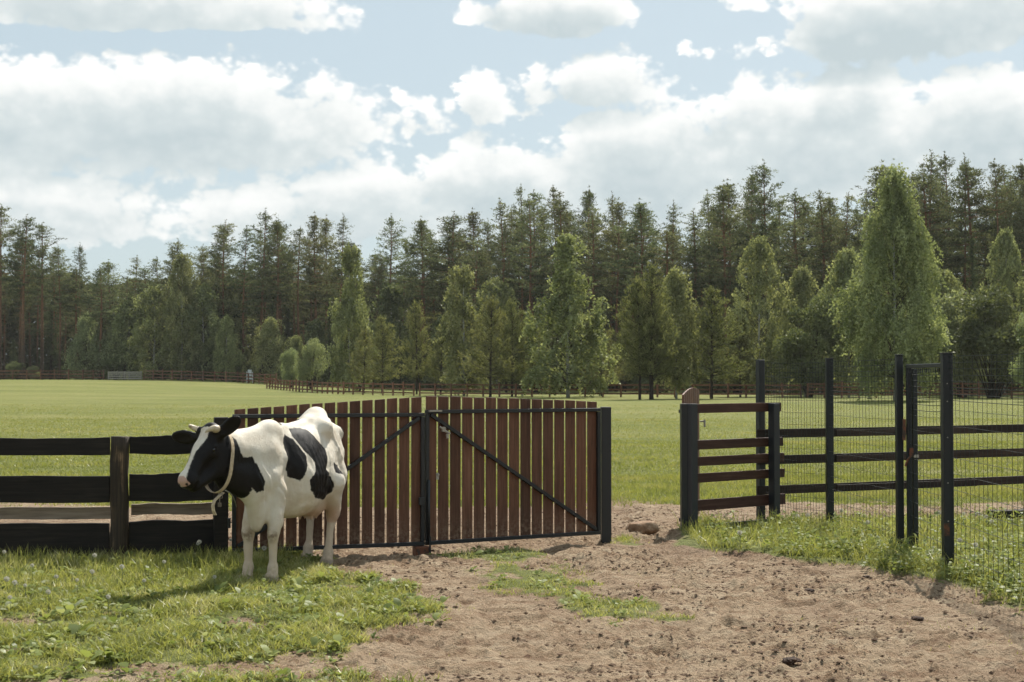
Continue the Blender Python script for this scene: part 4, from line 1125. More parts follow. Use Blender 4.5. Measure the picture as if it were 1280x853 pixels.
def young_pine(seed, H=10., R=2.7, base=.10, trunks=1):
    r = np.random.default_rng(seed); L = Leaves(seed); mbs = None
    for tr in range(trunks):
        h = H*(1 if tr == 0 else r.uniform(.7,.93)); mb, at = trunk_mb(h, h*.011, r, .015)
        off = Vector((0,0,0)) if tr == 0 else Vector((r.uniform(-1.3,1.3), r.uniform(-1,1), 0))
        z = base*h+.5
        while z < h*.985:
            t = (z-base*h)/(h*(1-base)); prof = (1-t)**.75*min(1, .6+t*2.5)*R+.12
            for k in range(int(r.integers(4, 7))):
                a = r.uniform(0, 6.283); ln = prof*r.uniform(.6,1.15); el = R_(8+42*t+r.uniform(-10,12))
                d = np.array((math.cos(a)*math.cos(el), math.sin(a)*math.cos(el), math.sin(el))); b = np.array(at(z)); m = max(2, int(ln/.30))
                s = np.linspace(.30, 1, m)[:,None]; pos = b+d*ln*s; pos[:,2] += s[:,0]**2*ln*.22; pos += r.normal(size=pos.shape)*.11
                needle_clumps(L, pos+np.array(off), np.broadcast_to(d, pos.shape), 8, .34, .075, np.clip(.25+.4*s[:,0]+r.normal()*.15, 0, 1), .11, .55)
                mb.tube([at(z), Vector(b+d*ln*.5), Vector(pos[-1])], [.03,.02,.007], 3, cap=False)
            z += r.uniform(.24,.42)
        if tr: mb.v = [tuple(Vector(v)+off) for v in mb.v]
        if mbs is None: mbs = mb
        else:
            n = len(mbs.v); mbs.v += mb.v; mbs.f += [tuple(i+n for i in f) for f in mb.f]
    return mbs, L
def spruce(seed, H=16., R=2.2, base=.06):
    r = np.random.default_rng(seed); L = Leaves(seed); mb, at = trunk_mb(H, H*.010, r, .004)
    z = base*H
    while z < H*.99:
        t = (z-base*H)/(H*(1-base)); prof = (1-t)**.95*R+.12
        for k in range(int(r.integers(5, 8))):
            a = r.uniform(0, 6.283); ln = prof*r.uniform(.7,1.15); d = np.array((math.cos(a), math.sin(a), -.32+.5*t)); b = np.array(at(z)); m = max(2, int(ln/.26))
            s = np.linspace(.18, 1, m)[:,None]; pos = b+d*ln*s; pos[:,2] += s[:,0]**2*ln*.22; pos += r.normal(size=pos.shape)*.08
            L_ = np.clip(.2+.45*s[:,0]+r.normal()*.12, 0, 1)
            needle_clumps(L, pos, np.broadcast_to(d, pos.shape), 6, .36, .10, L_, .10, -.25)
        z += r.uniform(.28,.42)
    return mb, L
def birch(seed, H=17., R=2.8, base=.14, shape='ovate', leaf=.25, strings=8, lean=0.0, n_br=150, per=14, droop=1.35):
    r = np.random.default_rng(seed); L = Leaves(seed); mb, at = trunk_mb(H*.93, H*.0075, r, .012)
    ph = r.uniform(0, 6.28, 6)
    for k in range(n_br):
        t = r.uniform(.88, .99) if k < 9 else r.beta(1.05, 1.1) if shape != 'cone' else r.beta(1.0, 1.45); z = H*(base+(1-base)*t)
        if shape == 'cone': env = R*((1-t)**.8*min(1, .72+t*1.2))+.25
        elif shape == 'round': env = R*math.sqrt(max(.05, 1-(2*t-1)**2*.96))
        else: env = R*(math.sin(math.pi*min(1, (t*.86+.14))**.80)**.75)+.2
        a = r.uniform(0, 6.283); env *= 1+.30*math.sin(2*a+ph[0]+t*5)+.24*math.sin(3*a+ph[1]-t*11)+.14*math.sin(17*t+ph[2])
        rad = env*r.uniform(.45, 1.0)**.6
        ct = at(min(z, H*.95)); e = np.array((ct.x+math.cos(a)*rad+lean*t*t, ct.y+math.sin(a)*rad, z+r.uniform(-.2,.3)))
        zb = max(H*base*.8, z-rad*r.uniform(.8,1.3)); b = at(zb); mb.tube([b, b.lerp(Vector(e),.55)+Vector((0,0,.15)), Vector(e)], [.03,.016,.005], 3, cap=False)
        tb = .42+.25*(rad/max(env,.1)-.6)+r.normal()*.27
        for q in range(strings):
            p0 = e+r.normal(size=3)*np.array((.30,.30,.24)); m = int(r.integers(per-5, per+4)); dr = np.array((r.normal()*.35+lean*.1, r.normal()*.35, -1.0 if shape != 'round' else r.normal()*.6)); dr /= np.linalg.norm(dr)
            ln = r.uniform(.6, 1.35)*droop; s = np.linspace(0, 1, m)[:,None]
            pos = p0+dr*ln*s+r.normal(size=(m,3))*.085
            u = r.normal(size=(m,3))*.7+np.array((0,0,-.9))
            L.add(pos, u, r.uniform(.75,1.25,m)*leaf*1.15, r.uniform(.7,1.2,m)*leaf*.8, np.clip(tb+r.normal(size=m)*.14, 0, 1))
    return mb, L
def bush(seed, H=6., R=2.6, leaf=.16, lobes=16, per=420, lo=.05):
    r = np.random.default_rng(seed); L = Leaves(seed); mb = MB()
    for k in range(lobes):
        a = r.uniform(0, 6.283); t = r.uniform(.15, .95); rr = R*math.sqrt(max(.08, 1-(2*t-1.0)**2*.9))*r.uniform(.25,.8)
        c = np.array((math.cos(a)*rr, math.sin(a)*rr, H*(lo+(1-lo)*t*.86))); s = R*r.uniform(.26,.46)
        d = r.normal(size=(per,3)); d /= np.linalg.norm(d, axis=1, keepdims=True); rad = s*r.uniform(.25,1,per)**.5
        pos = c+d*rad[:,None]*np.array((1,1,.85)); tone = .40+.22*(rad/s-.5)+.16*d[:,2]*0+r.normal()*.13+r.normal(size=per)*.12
        L.add(pos, d+r.normal(size=(per,3))*.9, r.uniform(.7,1.3,per)*leaf*1.3, r.uniform(.7,1.2,per)*leaf*.8, np.clip(tone,0,1))
        b = Vector((r.uniform(-.3,.3), r.uniform(-.3,.3), -.3)); mb.tube([b, b.lerp(Vector(c),.5)+Vector((0,0,.3)), Vector(c)], [.07,.045,.015], 5)
    return mb, L

PROTO = {}
def proto(key, gen, leafm, barkm, H):
    mb, L = gen; tm = mb.mesh('trunk', True); tm.materials.append(barkm)
    if barkm is B_BIRCH:
        tm.materials.append(B_DARK); tm.polygons.foreach_set('material_index', [0 if i < mb.nt else 1 for i in range(len(tm.polygons))])
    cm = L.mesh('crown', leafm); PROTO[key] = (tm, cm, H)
for i, (H, cb, Rr) in enumerate(((26,.46,3.0),(26,.36,2.7),(26,.54,3.2),(26,.32,2.4),(26,.50,2.8),(26,.42,3.1),(26,.58,3.3))):
    proto('pine%d' % i, pine(100+i, H, cb, Rr, dens=.95), L_PINE, B_PINE, H)
for i in range(2): proto('snag%d' % i, pine(130+i, 26, .58, 1.9, dens=.6, bare=.15), L_PINE, B_PINE, 26)
proto('ypine0', young_pine(201, 10, 3.5), L_YPINE, B_DARK, 10); proto('ypine1', young_pine(202, 10, 3.1, .12), L_YPINE, B_DARK, 10)
proto('ypine2', young_pine(203, 11.5, 3.5, .14, 3), L_YPINE, B_DARK, 11.5)
proto('spruce0', spruce(301, 16, 2.4), L_SPRUCE, B_DARK, 16); proto('spruce1', spruce(302, 16, 1.9), L_SPRUCE, B_DARK, 16)
proto('birch0', birch(401, 17, 2.7), L_BIRCH, B_BIRCH, 17); proto('birch1', birch(402, 17, 2.9, .10, 'cone', lean=.5), L_BIRCH, B_BIRCH, 17)
proto('birch2', birch(403, 14, 2.2, .16, 'ovate'), L_BIRCH, B_BIRCH, 14)
proto('birch3', birch(404, 19.5, 4.3, .12, 'cone', leaf=.20, strings=11, n_br=270, per=20, droop=1.9), L_BIRCH, B_BIRCH, 19.5)
proto('birch4', birch(406, 15, 2.9, .08, 'ovate', n_br=120, lean=.4), L_BIRCH, B_BIRCH, 15); proto('birch5', birch(407, 13, 2.6, .05, 'cone', n_br=130), L_ROUND, B_BIRCH, 13)
proto('aspen1', birch(408, 9, 2.3, .03, 'ovate', leaf=.19, n_br=100), L_BIRCH, B_DARK, 9)
proto('aspen0', birch(405, 9, 2.0, .06, 'ovate', leaf=.17, n_br=110), L_PALE, B_DARK, 9)
proto('bush0', bush(501, 6, 2.6), L_ROUND, B_DARK, 6); proto('bush1', bush(502, 6, 3.0, lobes=20), L_PALE, B_DARK, 6)
proto('bush2', bush(503, 9.5, 3.3, .20, 26, 480), L_ROUND, B_DARK, 9.5); proto('bush3', bush(504, 9, 3.0, .20, 22, 420), L_PALE, B_DARK, 9)
def plant_tree(key, name, x, y, H, label, cat='tree', group=None, wide=1.0, rz=None, lean=0.0):
    tm, cm, H0 = PROTO[key]; z = zat(x, y)
    root = empty(name, (x, y, z-.05), rnd.uniform(0, 6.283) if rz is None else rz)
    s = H/H0; root.scale = (s*wide, s*wide, s)
    root.rotation_euler = (rnd.uniform(-.012,.012)+lean, rnd.uniform(-.012,.012), root.rotation_euler.z)
    tag(root, label, cat, group)
    link('trunk', tm, root); link('crown', cm, root); return root
def tree_px(key, name, px, top, Y, label, group=None, wide=1.0, cat='tree', rz=None):
    """stands at distance Y under column px, with its top at row top of the photograph"""
    q = at_depth(px, top, Y); return plant_tree(key, name, q.x, Y, q.z-zat(q.x, Y), label, cat, group, wide, rz)

# trees of the edge, one by one
for a in (
    ('birch1','birch_tree',710,291,136,'tall pointed birch in front of the pines, behind the right leaf of the picket gate',1.32),
    ('birch1','birch_tree',580,330,150,'slender pointed birch behind the left leaf of the picket gate',1.2),
    ('birch1','birch_tree',437,305,172,'pale slim birch among the dark pines above the cow',.85),
    ('birch0','birch_tree',948,298,143,'full leafed birch left of the dark round tree, above the board fence',.95),
    ('birch2','birch_tree',1060,312,139,'thin birch leaning at the left side of the biggest birch',.95),
    ('birch2','birch_tree',1005,335,148,'yellow green birch tip above the dark round tree',.9),
    ('birch3','birch_tree',1117,206,117,'biggest birch of all, with a white trunk, behind the mesh gate',1.0),
    ('birch0','birch_tree',1254,288,150,'narrow birch top rising above the silvery round tree at right',.8),
    ('birch0','birch_tree',1178,338,140,'low pale birch between the biggest birch and the silvery round tree',1.25),
    ('birch2','birch_tree',845,336,128,'light green birch just behind the triple trunked pine',1.0),
    ('birch0','birch_tree',228,318,228,'light green birch standing in the left half of the pine wood',.85),
    ('birch2','birch_tree',284,395,224,'short leafy birch at the wood edge left of the white stand',1.0),
    ('ypine2','pine_tree',813,334,123,'dark broad young pine with three trunks behind the open gap',.95),
    ('ypine0','pine_tree',889,362,127,'broad young pine with a single dark trunk above the short board fence',1.15),
    ('ypine1','pine_tree',613,372,140,'olive young pine with a twin close by, behind the meeting point of the gate leaves',1.15),
    ('ypine0','pine_tree',640,378,143,'olive young pine standing right beside its twin behind the gate',1.0),
    ('ypine1','pine_tree',521,378,160,'slim young pine alone with a thin dark trunk left of the pointed birch',.85),
    ('ypine0','pine_tree',478,397,163,'low wide young pine at the pasture edge above the cow rump',1.1),
    ('ypine1','pine_tree',455,412,166,'smallest of the low wide young pines near the cow rump',1.1),
    ('ypine0','pine_tree',665,395,146,'young pine half hidden at the left foot of the tall pointed birch',1.0),
    ('ypine1','pine_tree',752,400,146,'young pine half hidden at the right foot of the tall pointed birch',1.1),
    ('ypine1','pine_tree',551,410,158,'little young pine under the slender pointed birch',1.2),
    ('ypine0','pine_tree',925,395,141,'young pine close against the full leafed birch',1.0),
    ('bush2','round_tree',1010,356,137,'dark round leafy tree behind the left wire mesh panel',.95),
    ('bush2','round_tree',1240,340,131,'round tree with silvery edged dark leaves at the right of the picture',1.0),
    ('bush3','round_tree',1203,352,136,'pale green round tree touching the biggest birch on its right',1.0),
    ('bush3','round_tree',1292,376,112,'pale bushy tree cut off by the right edge of the picture',.9),
    ('bush1','leafy_bush',363,433,190,'small pale bush at the wood edge, left of a taller pale one',.6),
    ('bush1','leafy_bush',390,420,188,'taller pale bush at the wood edge right of the small pale one',.7),
    ('bush1','leafy_bush',447,368,180,'pale bushy crown in front of the slim birch above the cow',.45),
    ('aspen0','leafy_tree',108,393,244,'pale green leafy tree left of another like it, beside the tall red trunked pines',.95),
    ('aspen0','leafy_tree',146,384,243,'taller pale green leafy tree beside the tall red trunked pines',1.0),
    ('aspen0','leafy_tree',170,420,241,'low pale leafy tree under the pines above the plank fence post',1.0),
    ('spruce1','spruce_tree',1213,294,146,'dark pointed spruce standing between the birches at the far right',.6),
    ('spruce0','spruce_tree',207,368,240,'dark narrow spruce left of the light green birch',.8),
    ('spruce0','spruce_tree',268,395,236,'dark spruce right of the light green birch',.9),
    ('spruce1','spruce_tree',300,410,234,'small dark spruce near the white stand',1.1),
    ('spruce0','spruce_tree',340,380,228,'dark spruce deep in the wood above the pale bushes',1.0),
    ('spruce0','spruce_tree',412,385,205,'dark spruce between the pale bushes and the slim birch',1.0),
    ('spruce1','spruce_tree',500,400,196,'dark spruce in the shade behind the slim young pine',1.1),
    ):
    tree_px(*a[:6], wide=a[6])
MARKS = [(0,'left picture edge'),(108,'two pale leafy trees'),(151,'wide fence post'),(228,'light green birch'),(312,'white stand'),(390,'taller pale bush'),(437,'pale slim birch'),
         (521,'slim young pine'),(580,'slender pointed birch'),(640,'twin young pines'),(710,'tall pointed birch'),(813,'triple trunked pine'),(889,'broad single trunked pine'),
         (948,'full leafed birch'),(1010,'dark round tree'),(1117,'biggest birch'),(1213,'dark pointed spruce'),(1285,'right picture edge')]
ORD = ['first','second','third','fourth','fifth','sixth','seventh','eighth','ninth','tenth','eleventh','twelfth','thirteenth','fourteenth','fifteenth','sixteenth','seventeenth','eighteenth','nineteenth','twentieth']
def name_in_order(items, what):
    """items: (column, object); says which one of its kind it is between two things one can find"""
    bins = {}
    for px, o in sorted(items, key=lambda q: q[0]):
        k = max([i for i, m in enumerate(MARKS[:-1]) if m[0] <= px] or [0]); bins.setdefault(k, []).append(o)
    for k, os_ in bins.items():
        for i, o in enumerate(os_):
            n_ = 'only' if len(os_) == 1 else ORD[min(i, 19)]
            o['label'] = '%s %s%s between %s and %s' % (n_, what, '' if len(os_) == 1 else ' from left', MARKS[k][1], MARKS[k+1][1])
# the pine wood behind, row after row
SKX = [-400,-120,0,25,55,85,120,150,200,240,270,300,350,395,440,480,520,550,600,640,690,725,750,790,820,850,880,910,960,1000,1030,1070,1100,1145,1190,1230,1280,1700]
SKY = [262,262,258,264,270,292,306,320,316,302,277,268,262,260,285,272,268,255,250,240,225,222,238,236,250,244,228,212,208,224,222,214,210,192,186,196,202,190]
def d_front(px): return float(np.interp(px, [-400,0,440,600,800,1000,1280,1700], [262,250,226,206,188,174,166,160]))
keys = ['pine0','pine1','pine2','pine3','pine4','pine5','pine6']
LEFTP, ROW0, ROW1, CONIF, BUSHES = [], [], [], [], []
for row in range(5):
    px = -30 + row*9
    while px < 1310:
        Y = d_front(px) + row*9.5 + rnd.uniform(-4, 4)
        sk = float(np.interp(px, SKX, SKY)) + (rnd.uniform(-8, 30) if row < 2 else rnd.uniform(4, 44) if row == 2 else rnd.uniform(28, 84))
        if rnd.random() < .16: sk += rnd.uniform(10, 40)
        q = at_depth(px, sk, Y); H = q.z-zat(q.x, Y)
        left = px < 135 and row < 3
        key = rnd.choice(['pine6','pine2','pine6','pine4']) if left else (rnd.choice(['snag0','snag1']) if rnd.random() < .06 else rnd.choice(keys))
        lab = 'tall bare trunked pine with reddish bark at the left end of the wood' if left else ('tall dark pine in the front rows of the wood behind the pasture' if row < 2 else 'tall dark pine deeper in the wood behind the pasture')
        o_ = plant_tree(key, 'pine_tree', q.x, Y, H, lab, 'tree', 'pines at the left end of the wood' if left else ('front row pines' if row < 2 else 'pines deeper in the wood'), rnd.uniform(.75, 1.5)*28/max(H,20))
        (LEFTP if left else ROW0 if row == 0 else ROW1 if row == 1 else []).append((px, o_))
        px += rnd.uniform(24, 54) if row < 2 else rnd.uniform(17, 40)
# the mass of the wood beyond the last row, where no single tree can be told
Lw = Leaves(71); n = 230000; px = Lw.r.uniform(-520, 1800, n); side_ = (px < -45) | (px > 1330); Yw = np.interp(px, [-400,0,440,600,800,1000,1280,1700], [262,250,226,206,188,174,166,160])+np.where(side_, Lw.r.uniform(2, 60, n), Lw.r.uniform(52, 74, n))
topw = np.interp(px, SKX, SKY)*.15+372*.85+22*(fbm(px*.035, px*0+3, 3)-.5)
topw = np.where(side_, np.interp(px, SKX, SKY)+34+90*(fbm(px*.05, px*0+8, 3)-.5)+Lw.r.uniform(0, 40, n), topw); hz_ = (473-topw)/FPX*Yw+CAM_H; t_ = Lw.r.random(n); xw = (px-640)/FPX*Yw
zw = elevation(xw, Yw)+hz_*t_; Lw.add(np.stack([xw, Yw, zw], 1), Lw.r.normal(size=(n,3)), Lw.r.uniform(.8,1.8,n), Lw.r.uniform(.4,.9,n), np.clip(.35+Lw.r.normal(size=n)*.2, 0, 1))
tag(link('far_wood', Lw.mesh('far_wood', L_PINE), None), kind='stuff')
# a loose mixed belt of saplings in front of the pines
MIX = []
for i in range(46):
    px = 6 + i*27.5 + rnd.uniform(-11, 11); Y = d_front(px)-(rnd.uniform(1, 17) if px > 340 else rnd.uniform(0, 7)); big = rnd.random() < .35
    if px < 95: continue
    top = (rnd.uniform(345, 392) if big else rnd.uniform(392, 442)) - (12 if px > 640 else 0); q = at_depth(px, top, Y)
    k = rnd.choice(['birch4','birch5','birch2','birch0']) if big else rnd.choice(['aspen1','ypine0','ypine1','aspen1','birch5','bush2','spruce0'])
    nm = 'birch_tree' if k[:2] == 'bi' else 'pine_tree' if k[:2] == 'yp' else 'spruce_tree' if k[:2] == 'sp' else 'leafy_tree'
    o_ = plant_tree(k, nm, q.x, Y, q.z-zat(q.x, Y), 'sapling', 'tree', 'mixed saplings in front of the pine wood', rnd.uniform(1.0, 1.5)); MIX.append((px, o_))
# spruces and saplings that fill the foot of the wood
for i in range(58):
    px = -20 + i*22.5 + rnd.uniform(-9, 9); Y = d_front(px)+rnd.uniform(4, 26)
    if px < 60 and i % 2: continue
    k = rnd.choice(['spruce0','spruce1','spruce0','ypine1'])
    top = rnd.uniform(372, 425)-(10 if px > 700 else 0); q = at_depth(px, top, Y)
    o_ = plant_tree(k, 'spruce_tree' if k[0] == 's' else 'pine_tree', q.x, Y, q.z-zat(q.x, Y), 'dark young conifer filling the foot of the pine wood', 'tree', 'young conifers at the foot of the wood', 1.25); CONIF.append((px, o_))
for i in range(44):
    px = -10 + i*29.5 + rnd.uniform(-9, 9); Y = d_front(px)+rnd.uniform(-4, 14); top = rnd.uniform(440, 462); q = at_depth(px, top, Y)
    k = rnd.choice(['bush0','bush1','bush0']); o_ = plant_tree(k, 'leafy_bush', q.x, Y, max(1.6, q.z-zat(q.x, Y)), 'low bush in the undergrowth along the foot of the pine wood', 'bush', 'undergrowth bushes along the wood', 1.15); BUSHES.append((px, o_))
name_in_order(ROW0, 'front row pine'); name_in_order(ROW1, 'second row pine'); name_in_order(LEFTP, 'bare trunked pine')
name_in_order(MIX, 'mixed belt sapling'); name_in_order(CONIF, 'small wood foot conifer'); name_in_order(BUSHES, 'low undergrowth bush')

# ------------------------------------------------------------------ grass and weeds
def grass_mat(name, stops, trans=.42, spec=.06):
    m, t, o = new_mat(name); tone = t.attr('tone'); tip = t.attr('tip')
    c = t.ramp(tone, stops)
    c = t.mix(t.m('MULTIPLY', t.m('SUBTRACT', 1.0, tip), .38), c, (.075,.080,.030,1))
    d = t.add('ShaderNodeBsdfDiffuse'); tr = t.add('ShaderNodeBsdfTranslucent'); mx = t.add('ShaderNodeMixShader'); mx.inputs[0].default_value = trans
    t.put(d.inputs[0], c)
    ti = t.add('ShaderNodeMix', data_type='RGBA', blend_type='MULTIPLY'); ti.inputs[0].default_value = 1; t.put(ti.inputs[6], c); ti.inputs[7].default_value = (1.2,1.2,.7,1); t.put(tr.inputs[0], ti.outputs[2])
    t.l.new(d.outputs[0], mx.inputs[1]); t.l.new(tr.outputs[0], mx.inputs[2])
    g = t.add('ShaderNodeBsdfGlossy'); g.inputs['Roughness'].default_value = .38; m2 = t.add('ShaderNodeMixShader'); m2.inputs[0].default_value = spec
    t.l.new(mx.outputs[0], m2.inputs[1]); t.l.new(g.outputs[0], m2.inputs[2]); t.l.new(m2.outputs[0], o.inputs[0]); return m
G_NEAR = grass_mat('grass_blades', [(.05,(.18,.20,.058)),(.4,(.32,.33,.105)),(.7,(.42,.41,.155)),(.95,(.52,.48,.29))], .5, .03)
G_MEAD = grass_mat('meadow_blades', [(.05,(.17,.195,.050)),(.45,(.27,.285,.080)),(.75,(.33,.325,.11)),(.97,(.42,.38,.18))], .48, .02)
G_WEED = grass_mat('weed_leaves', [(.05,(.14,.175,.058)),(.5,(.26,.30,.105)),(.8,(.34,.37,.15)),(.97,(.40,.42,.28))], .42, .012)
def blades(x, y, h, w, lean, tone, r, segs=2):
    """curved blades of grass; each is a strip that ends in a point"""
    n = len(x); z = height(x, y, False)
    a = r.uniform(0, 2*np.pi, n); fx, fy = np.cos(a), np.sin(a)                    # facing
    b = r.uniform(0, 2*np.pi, n); lx, ly = np.cos(b)*lean*h, np.sin(b)*lean*h
    V = []; T = []
    for k in range(segs):
        t = k/segs; wk = w*(1-.45*t)
        cx, cy, cz = x+lx*t*t, y+ly*t*t, z-.01+h*t*(1-.25*lean*t)
        V += [np.stack([cx-fx*wk/2, cy-fy*wk/2, cz], 1), np.stack([cx+fx*wk/2, cy+fy*wk/2, cz], 1)]; T += [np.full(n, t)]*2
    V.append(np.stack([x+lx, y+ly, z+h*(1-.25*lean)], 1)); T.append(np.ones(n))
    m = len(V); P = np.stack(V, 1).reshape(-1, 3); tip = np.stack(T, 1).ravel(); base = np.arange(n)*m
    F = []
    for k in range(segs-1): F.append(np.stack([base+2*k, base+2*k+1, base+2*k+3, base+2*k+2], 1))
    F.append(np.stack([base+2*segs-2, base+2*segs-1, base+2*segs], 1))
    return P, F, tip, np.repeat(tone, m)
def merge(parts):
    P = []; F4 = []; F3 = []; A = []; B = []; n = 0
    for p, f, t, tone in parts:
        P.append(p); A.append(t); B.append(tone)
        for q in f: (F4 if q.shape[1] == 4 else F3).append(q+n)
        n += len(p)
    return np.concatenate(P), [np.concatenate(q) for q in (F4, F3) if q], dict(tip=np.concatenate(A), tone=np.concatenate(B))
def scatter(n, x0, x1, y0, y1, which, r):
    x = r.uniform(x0, x1, n); y = r.uniform(y0, y1, n)
    mk = masks(x, y); p = mk[0] if which < 0 else mk[which]
    k = r.random(n) < p**1.5*(.25+.75*sstep(.38,.55,fbm(x*3.1+70, y*3.1, 3))); return x[k], y[k]
r_ = np.random.default_rng(77)
PTS = []
def field_grass(n, box, which, hgt, wid, mat_parts, tone0=.4, far=False):
    x, y = scatter(n, *box, which, r_)
    cl = fbm(x*1.6, y*1.6, 3); cl2 = fbm(x*5+3, y*5, 2)
    hh = hgt*(.45+1.1*np.clip(cl*1.6-.3, 0, 1.3))*r_.uniform(.45, 1.25, len(x))*(.35+.65*masks(x, y)[0]**2)
    tone = np.clip(tone0+(cl2-.5)*1.0+(cl-.5)*.5+r_.normal(size=len(x))*.16, 0, 1)
    mat_parts.append(blades(x, y, hh, wid*r_.uniform(.6,1.3,len(x)), r_.uniform(.3,1.25,len(x)), tone, r_, 1 if far else 2)); return x, y
near = []
field_grass(210000, (-6.2,1.0,8.3,15.2), 1, .080, .0085, near, .48)
# taller seed grass under the plank fence and round the cow
x, y = scatter(16000, -6.2, -2.2, 11.6, 14.5, 1, r_); w = r_.random(len(x)) < sstep(11.6, 13.4, y); x, y = x[w], y[w]
near.append(blades(x, y, r_.uniform(.05,.20,len(x))*(.6+.8*fbm(x*2.1,y*2.1,2)), .007*r_.uniform(.7,1.3,len(x)), r_.uniform(.1,.8,len(x)), np.clip(.35+(fbm(x*2.5+8,y*2.5,2)-.5)*1.2+r_.normal(size=len(x))*.2,0,1), r_, 3))
field_grass(40000, (-1.6,3.0,9.2,15.2), 3, .055, .009, near, .55)
field_grass(4000, (.8,2.2,16,17.3), 5, .10, .009, near, .5)
field_grass(45000, (-5,5,7.8,14), -1, .045, .008, near, .55)
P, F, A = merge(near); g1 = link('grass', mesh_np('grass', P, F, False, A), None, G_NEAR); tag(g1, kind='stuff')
verge = []
field_grass(90000, (2.0,9.5,10.2,20.5), 2, .105, .010, verge, .45)
x, y = scatter(15000, 2.0, 9.0, 11.0, 19.5, 2, r_); w = r_.random(len(x)) < .35+.65*(fbm(x*1.1,y*1.1,3) > .5); x, y = x[w], y[w]
verge.append(blades(x, y, r_.uniform(.08,.28,len(x)), .008*r_.uniform(.7,1.3,len(x)), r_.uniform(.1,.7,len(x)), np.clip(.42+r_.normal(size=len(x))*.2,0,1), r_, 3))
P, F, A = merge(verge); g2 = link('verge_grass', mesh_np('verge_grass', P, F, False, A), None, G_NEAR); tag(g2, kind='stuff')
mead = []
def wedge(n, y0, y1, pw=1.0):
    y = y0+(y1-y0)*r_.random(n)**pw; x = y*r_.uniform(-.40, .40, n); k = r_.random(n) < masks(x, y)[4]; return x[k], y[k]
for n, y0, y1, h, w in ((90000,18.5,27,.085,.016),(90000,26,42,.075,.024),(60000,40,66,.06,.030),(30000,60,100,.06,.04)):
    x, y = wedge(n, y0, y1); cl = fbm(x*.35, y*.8, 3); cl2 = fbm(x*1.7, y*1.7, 2)
    hh = h*(.4+1.1*np.clip(cl*1.7-.35, 0, 1.2))*r_.uniform(.5,1.2,len(x)); tone = np.clip(.46+(cl-.5)*1.1+(cl2-.5)*.7+r_.normal(size=len(x))*.14, 0, 1)
    mead.append(blades(x, y, hh, w*r_.uniform(.6,1.4,len(x)), r_.uniform(.4,1.4,len(x)), tone, r_, 1))
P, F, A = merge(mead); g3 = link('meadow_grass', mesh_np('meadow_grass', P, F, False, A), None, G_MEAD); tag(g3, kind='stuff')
# broad leaves: rosettes of dock, plantain and coltsfoot
def rosettes(n, box, which, size, hgt, dens_fn=None):
    x, y = scatter(n, *box, which, r_)
    if dens_fn is not None: k = r_.random(len(x)) < dens_fn(x, y); x, y = x[k], y[k]
    out = []
    m = 6; n = len(x); sz = size*r_.uniform(.5, 1.5, n); t0 = np.clip(.45+r_.normal(size=n)*.22, 0, 1)
    X = np.repeat(x, m); Y = np.repeat(y, m); S = np.repeat(sz, m)*r_.uniform(.6,1.2,n*m); Hh = np.repeat(hgt*r_.uniform(.4,1.4,n), m)
    a = r_.uniform(0, 6.283, n*m); el = r_.uniform(-.1, .75, n*m); Z = height(X, Y, False)
    d = np.stack([np.cos(a)*np.cos(el), np.sin(a)*np.cos(el), np.sin(el)], 1); sdv_ = np.stack([-np.sin(a), np.cos(a), r_.uniform(-.4,.4,n*m)], 1)
    o = np.stack([X, Y, Z+Hh*r_.uniform(.1,1,n*m)*.7], 1)+d*S[:,None]*.25
    P = []; tip = []
    for s, w, dz in ((0,.05,0),(.35,.30,.06),(.72,.26,.03),(1.0,.02,-.10)):
        c = o+d*(S*s)[:,None]; c[:,2] += dz*S
        P += [c-sdv_*(S*w)[:,None], c+sdv_*(S*w)[:,None]]; tip += [np.full(n*m, .55+.45*s)]*2
    P = np.stack(P, 1).reshape(-1,3); b = np.arange(n*m)*8
    F = [np.stack([b+2*k, b+2*k+1, b+2*k+3, b+2*k+2], 1) for k in range(3)]
    return P, F, np.stack(tip,1).ravel(), np.repeat(np.clip(np.repeat(t0, m)+r_.normal(size=n*m)*.14,0,1), 8)
weeds = [rosettes(7500, (-6.2,.6,8.3,14.8), 1, .036, .05), rosettes(1300, (-6.2,.6,8.3,14.8), 1, .065, .05), rosettes(900, (-1.4,2.9,9.3,15), 3, .05, .04), rosettes(6500, (2.2,6.5,10.4,18.5), 2, .050, .20, lambda x, y: .25+.75*sstep(16,13,y)),
         rosettes(45, (-5,.5,8.6,11.5), 1, .10, .04)]
P, F, A = merge(weeds); g4 = link('leafy_weeds', mesh_np('leafy_weeds', P, F, True, A), None, G_WEED); tag(g4, kind='stuff')
# crumbs of earth over the bare dirt
x = r_.uniform(-5, 7.5, 72000); y = 8.2+12.0*r_.random(72000)**1.15; mk = masks(x, y)[0]; k = (r_.random(len(x)) > mk*1.3) & (r_.random(len(x)) < .10+.90*sstep(.46, .62, fbm(x*.9+2, y*1.3, 3))); x, y = x[k], y[k]
n = len(x); sz = .004+.017*r_.random(n)**4.5; z = height(x, y)
oct_ = np.array([(1.3,0,0),(0,1,0),(-1.3,0,0),(0,-1,0),(0,0,.55),(0,0,-.5)]); P = []
for k in range(6): P.append(np.stack([x, y, z+sz*.25], 1)+oct_[k]*sz[:,None]*r_.uniform(.6,1.4,(n,3)))
P = np.stack(P, 1).reshape(-1,3); b = np.arange(n)*6
F = np.concatenate([np.stack([b+i, b+j, b+4], 1) for i, j in ((0,1),(1,2),(2,3),(3,0))]+[np.stack([b+j, b+i, b+5], 1) for i, j in ((0,1),(1,2),(2,3),(3,0))])
M_CRUMB = rock_mat('earth_crumbs', (.070,.040,.025), (.150,.094,.060), (.29,.205,.14))
tag(link('earth_crumbs', mesh_np('earth_crumbs', P, F, False), None, M_CRUMB), kind='stuff')
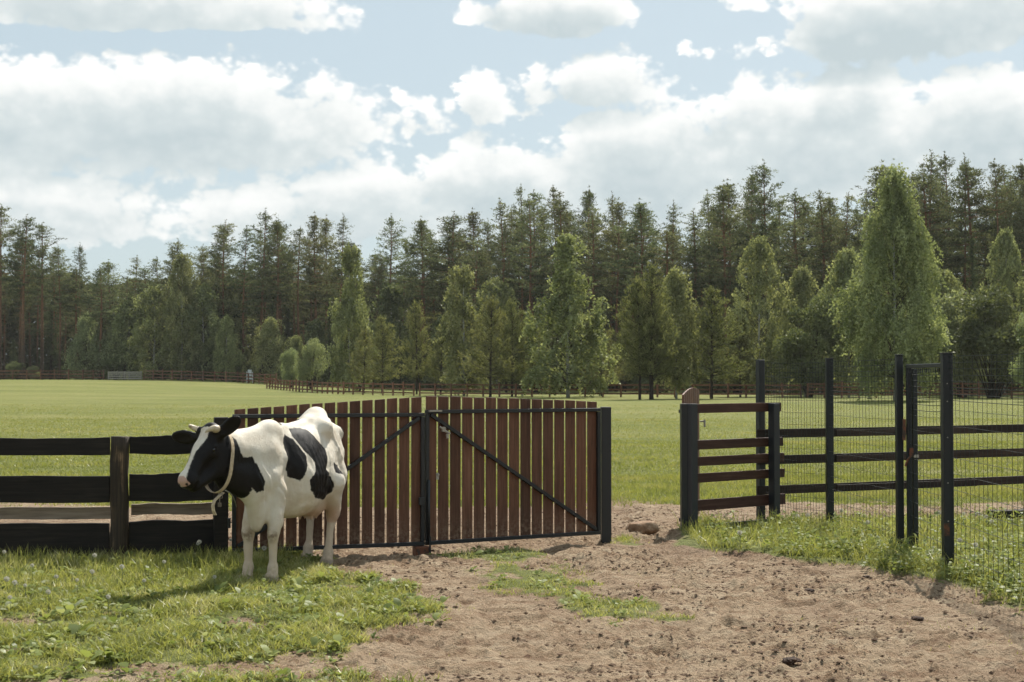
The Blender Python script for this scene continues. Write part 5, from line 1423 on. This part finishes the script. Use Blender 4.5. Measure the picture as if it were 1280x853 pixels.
# dandelions gone to seed, and white clover heads
M_PUFF, t, o = new_mat('seed_head'); d = t.add('ShaderNodeBsdfDiffuse'); tr = t.add('ShaderNodeBsdfTranslucent'); mx = t.add('ShaderNodeMixShader'); mx.inputs[0].default_value = .35
d.inputs[0].default_value = (.60,.58,.51,1); tr.inputs[0].default_value = (.60,.58,.51,1); t.l.new(d.outputs[0], mx.inputs[1]); t.l.new(tr.outputs[0], mx.inputs[2]); t.l.new(mx.outputs[0], o.inputs[0])
M_STALK, t, o = new_mat('flower_stalk'); principled(t, o, (.12,.15,.05,1), .6)
L = Leaves(9); d = L.r.normal(size=(90,3)); d /= np.linalg.norm(d, axis=1, keepdims=True); L.add(d*.020, d, .022, .009, .5); pm = L.mesh('seed_head', M_PUFF)
sm = MB().tube([(0,0,-.22),(.006,.004,-.1),(0,0,0)], [.003,.003,.0025], 5).mesh('stalk', True); sm.materials.append(M_STALK)
def dandelion(px, py, s, lab, grp, hgt=None):
    p = ground_at(px, py+8); z = zat(p.x, p.y); h = hgt or rnd.uniform(.12,.20)
    root = empty('dandelion', (p.x, p.y, z+h)); root.scale = (s, s, s); tag(root, lab, 'flower', grp)
    link('seed_head', pm, root); link('stalk', sm, root)
for px, py in ((249,697),(288,697),(247,700),(70,737),(115,733),(8,742),(18,750),(31,752),(5,713),(152,735),(268,738),(135,765),(40,731),(96,748),(180,745),(12,768),(330,705),(60,770),(205,718),(118,718)):
    dandelion(px, py, rnd.uniform(.55,.9), 'white dandelion seed head in the grass left of the cow', 'dandelions in the left grass')
for px, py in ((997,659),(1010,656),(925,685),(1052,651),(1128,672),(1220,700),(1222,655),(1240,668),(1142,676),(1200,690),(1085,668),(1205,652),(1175,660),(1233,662)):
    dandelion(px, py, rnd.uniform(.65,1.0), 'white dandelion seed head on the grass verge by the wire fence', 'dandelions on the right verge')

# ------------------------------------------------------------------ thin summer haze
hb_ = MB().box((-300, -12, -1.5), (300, 330, 62))
M_HAZE = bpy.data.materials.new('haze'); M_HAZE.use_nodes = True; t = NT(M_HAZE.node_tree); t.n.clear(); o = t.add('ShaderNodeOutputMaterial')
v_ = t.add('ShaderNodeVolumePrincipled'); v_.inputs['Color'].default_value = (.93,.95,.93,1); v_.inputs['Density'].default_value = 0.00010; v_.inputs['Anisotropy'].default_value = .25
t.l.new(v_.outputs[0], o.inputs['Volume'])
tag(hb_.build('haze', M_HAZE), kind='stuff')
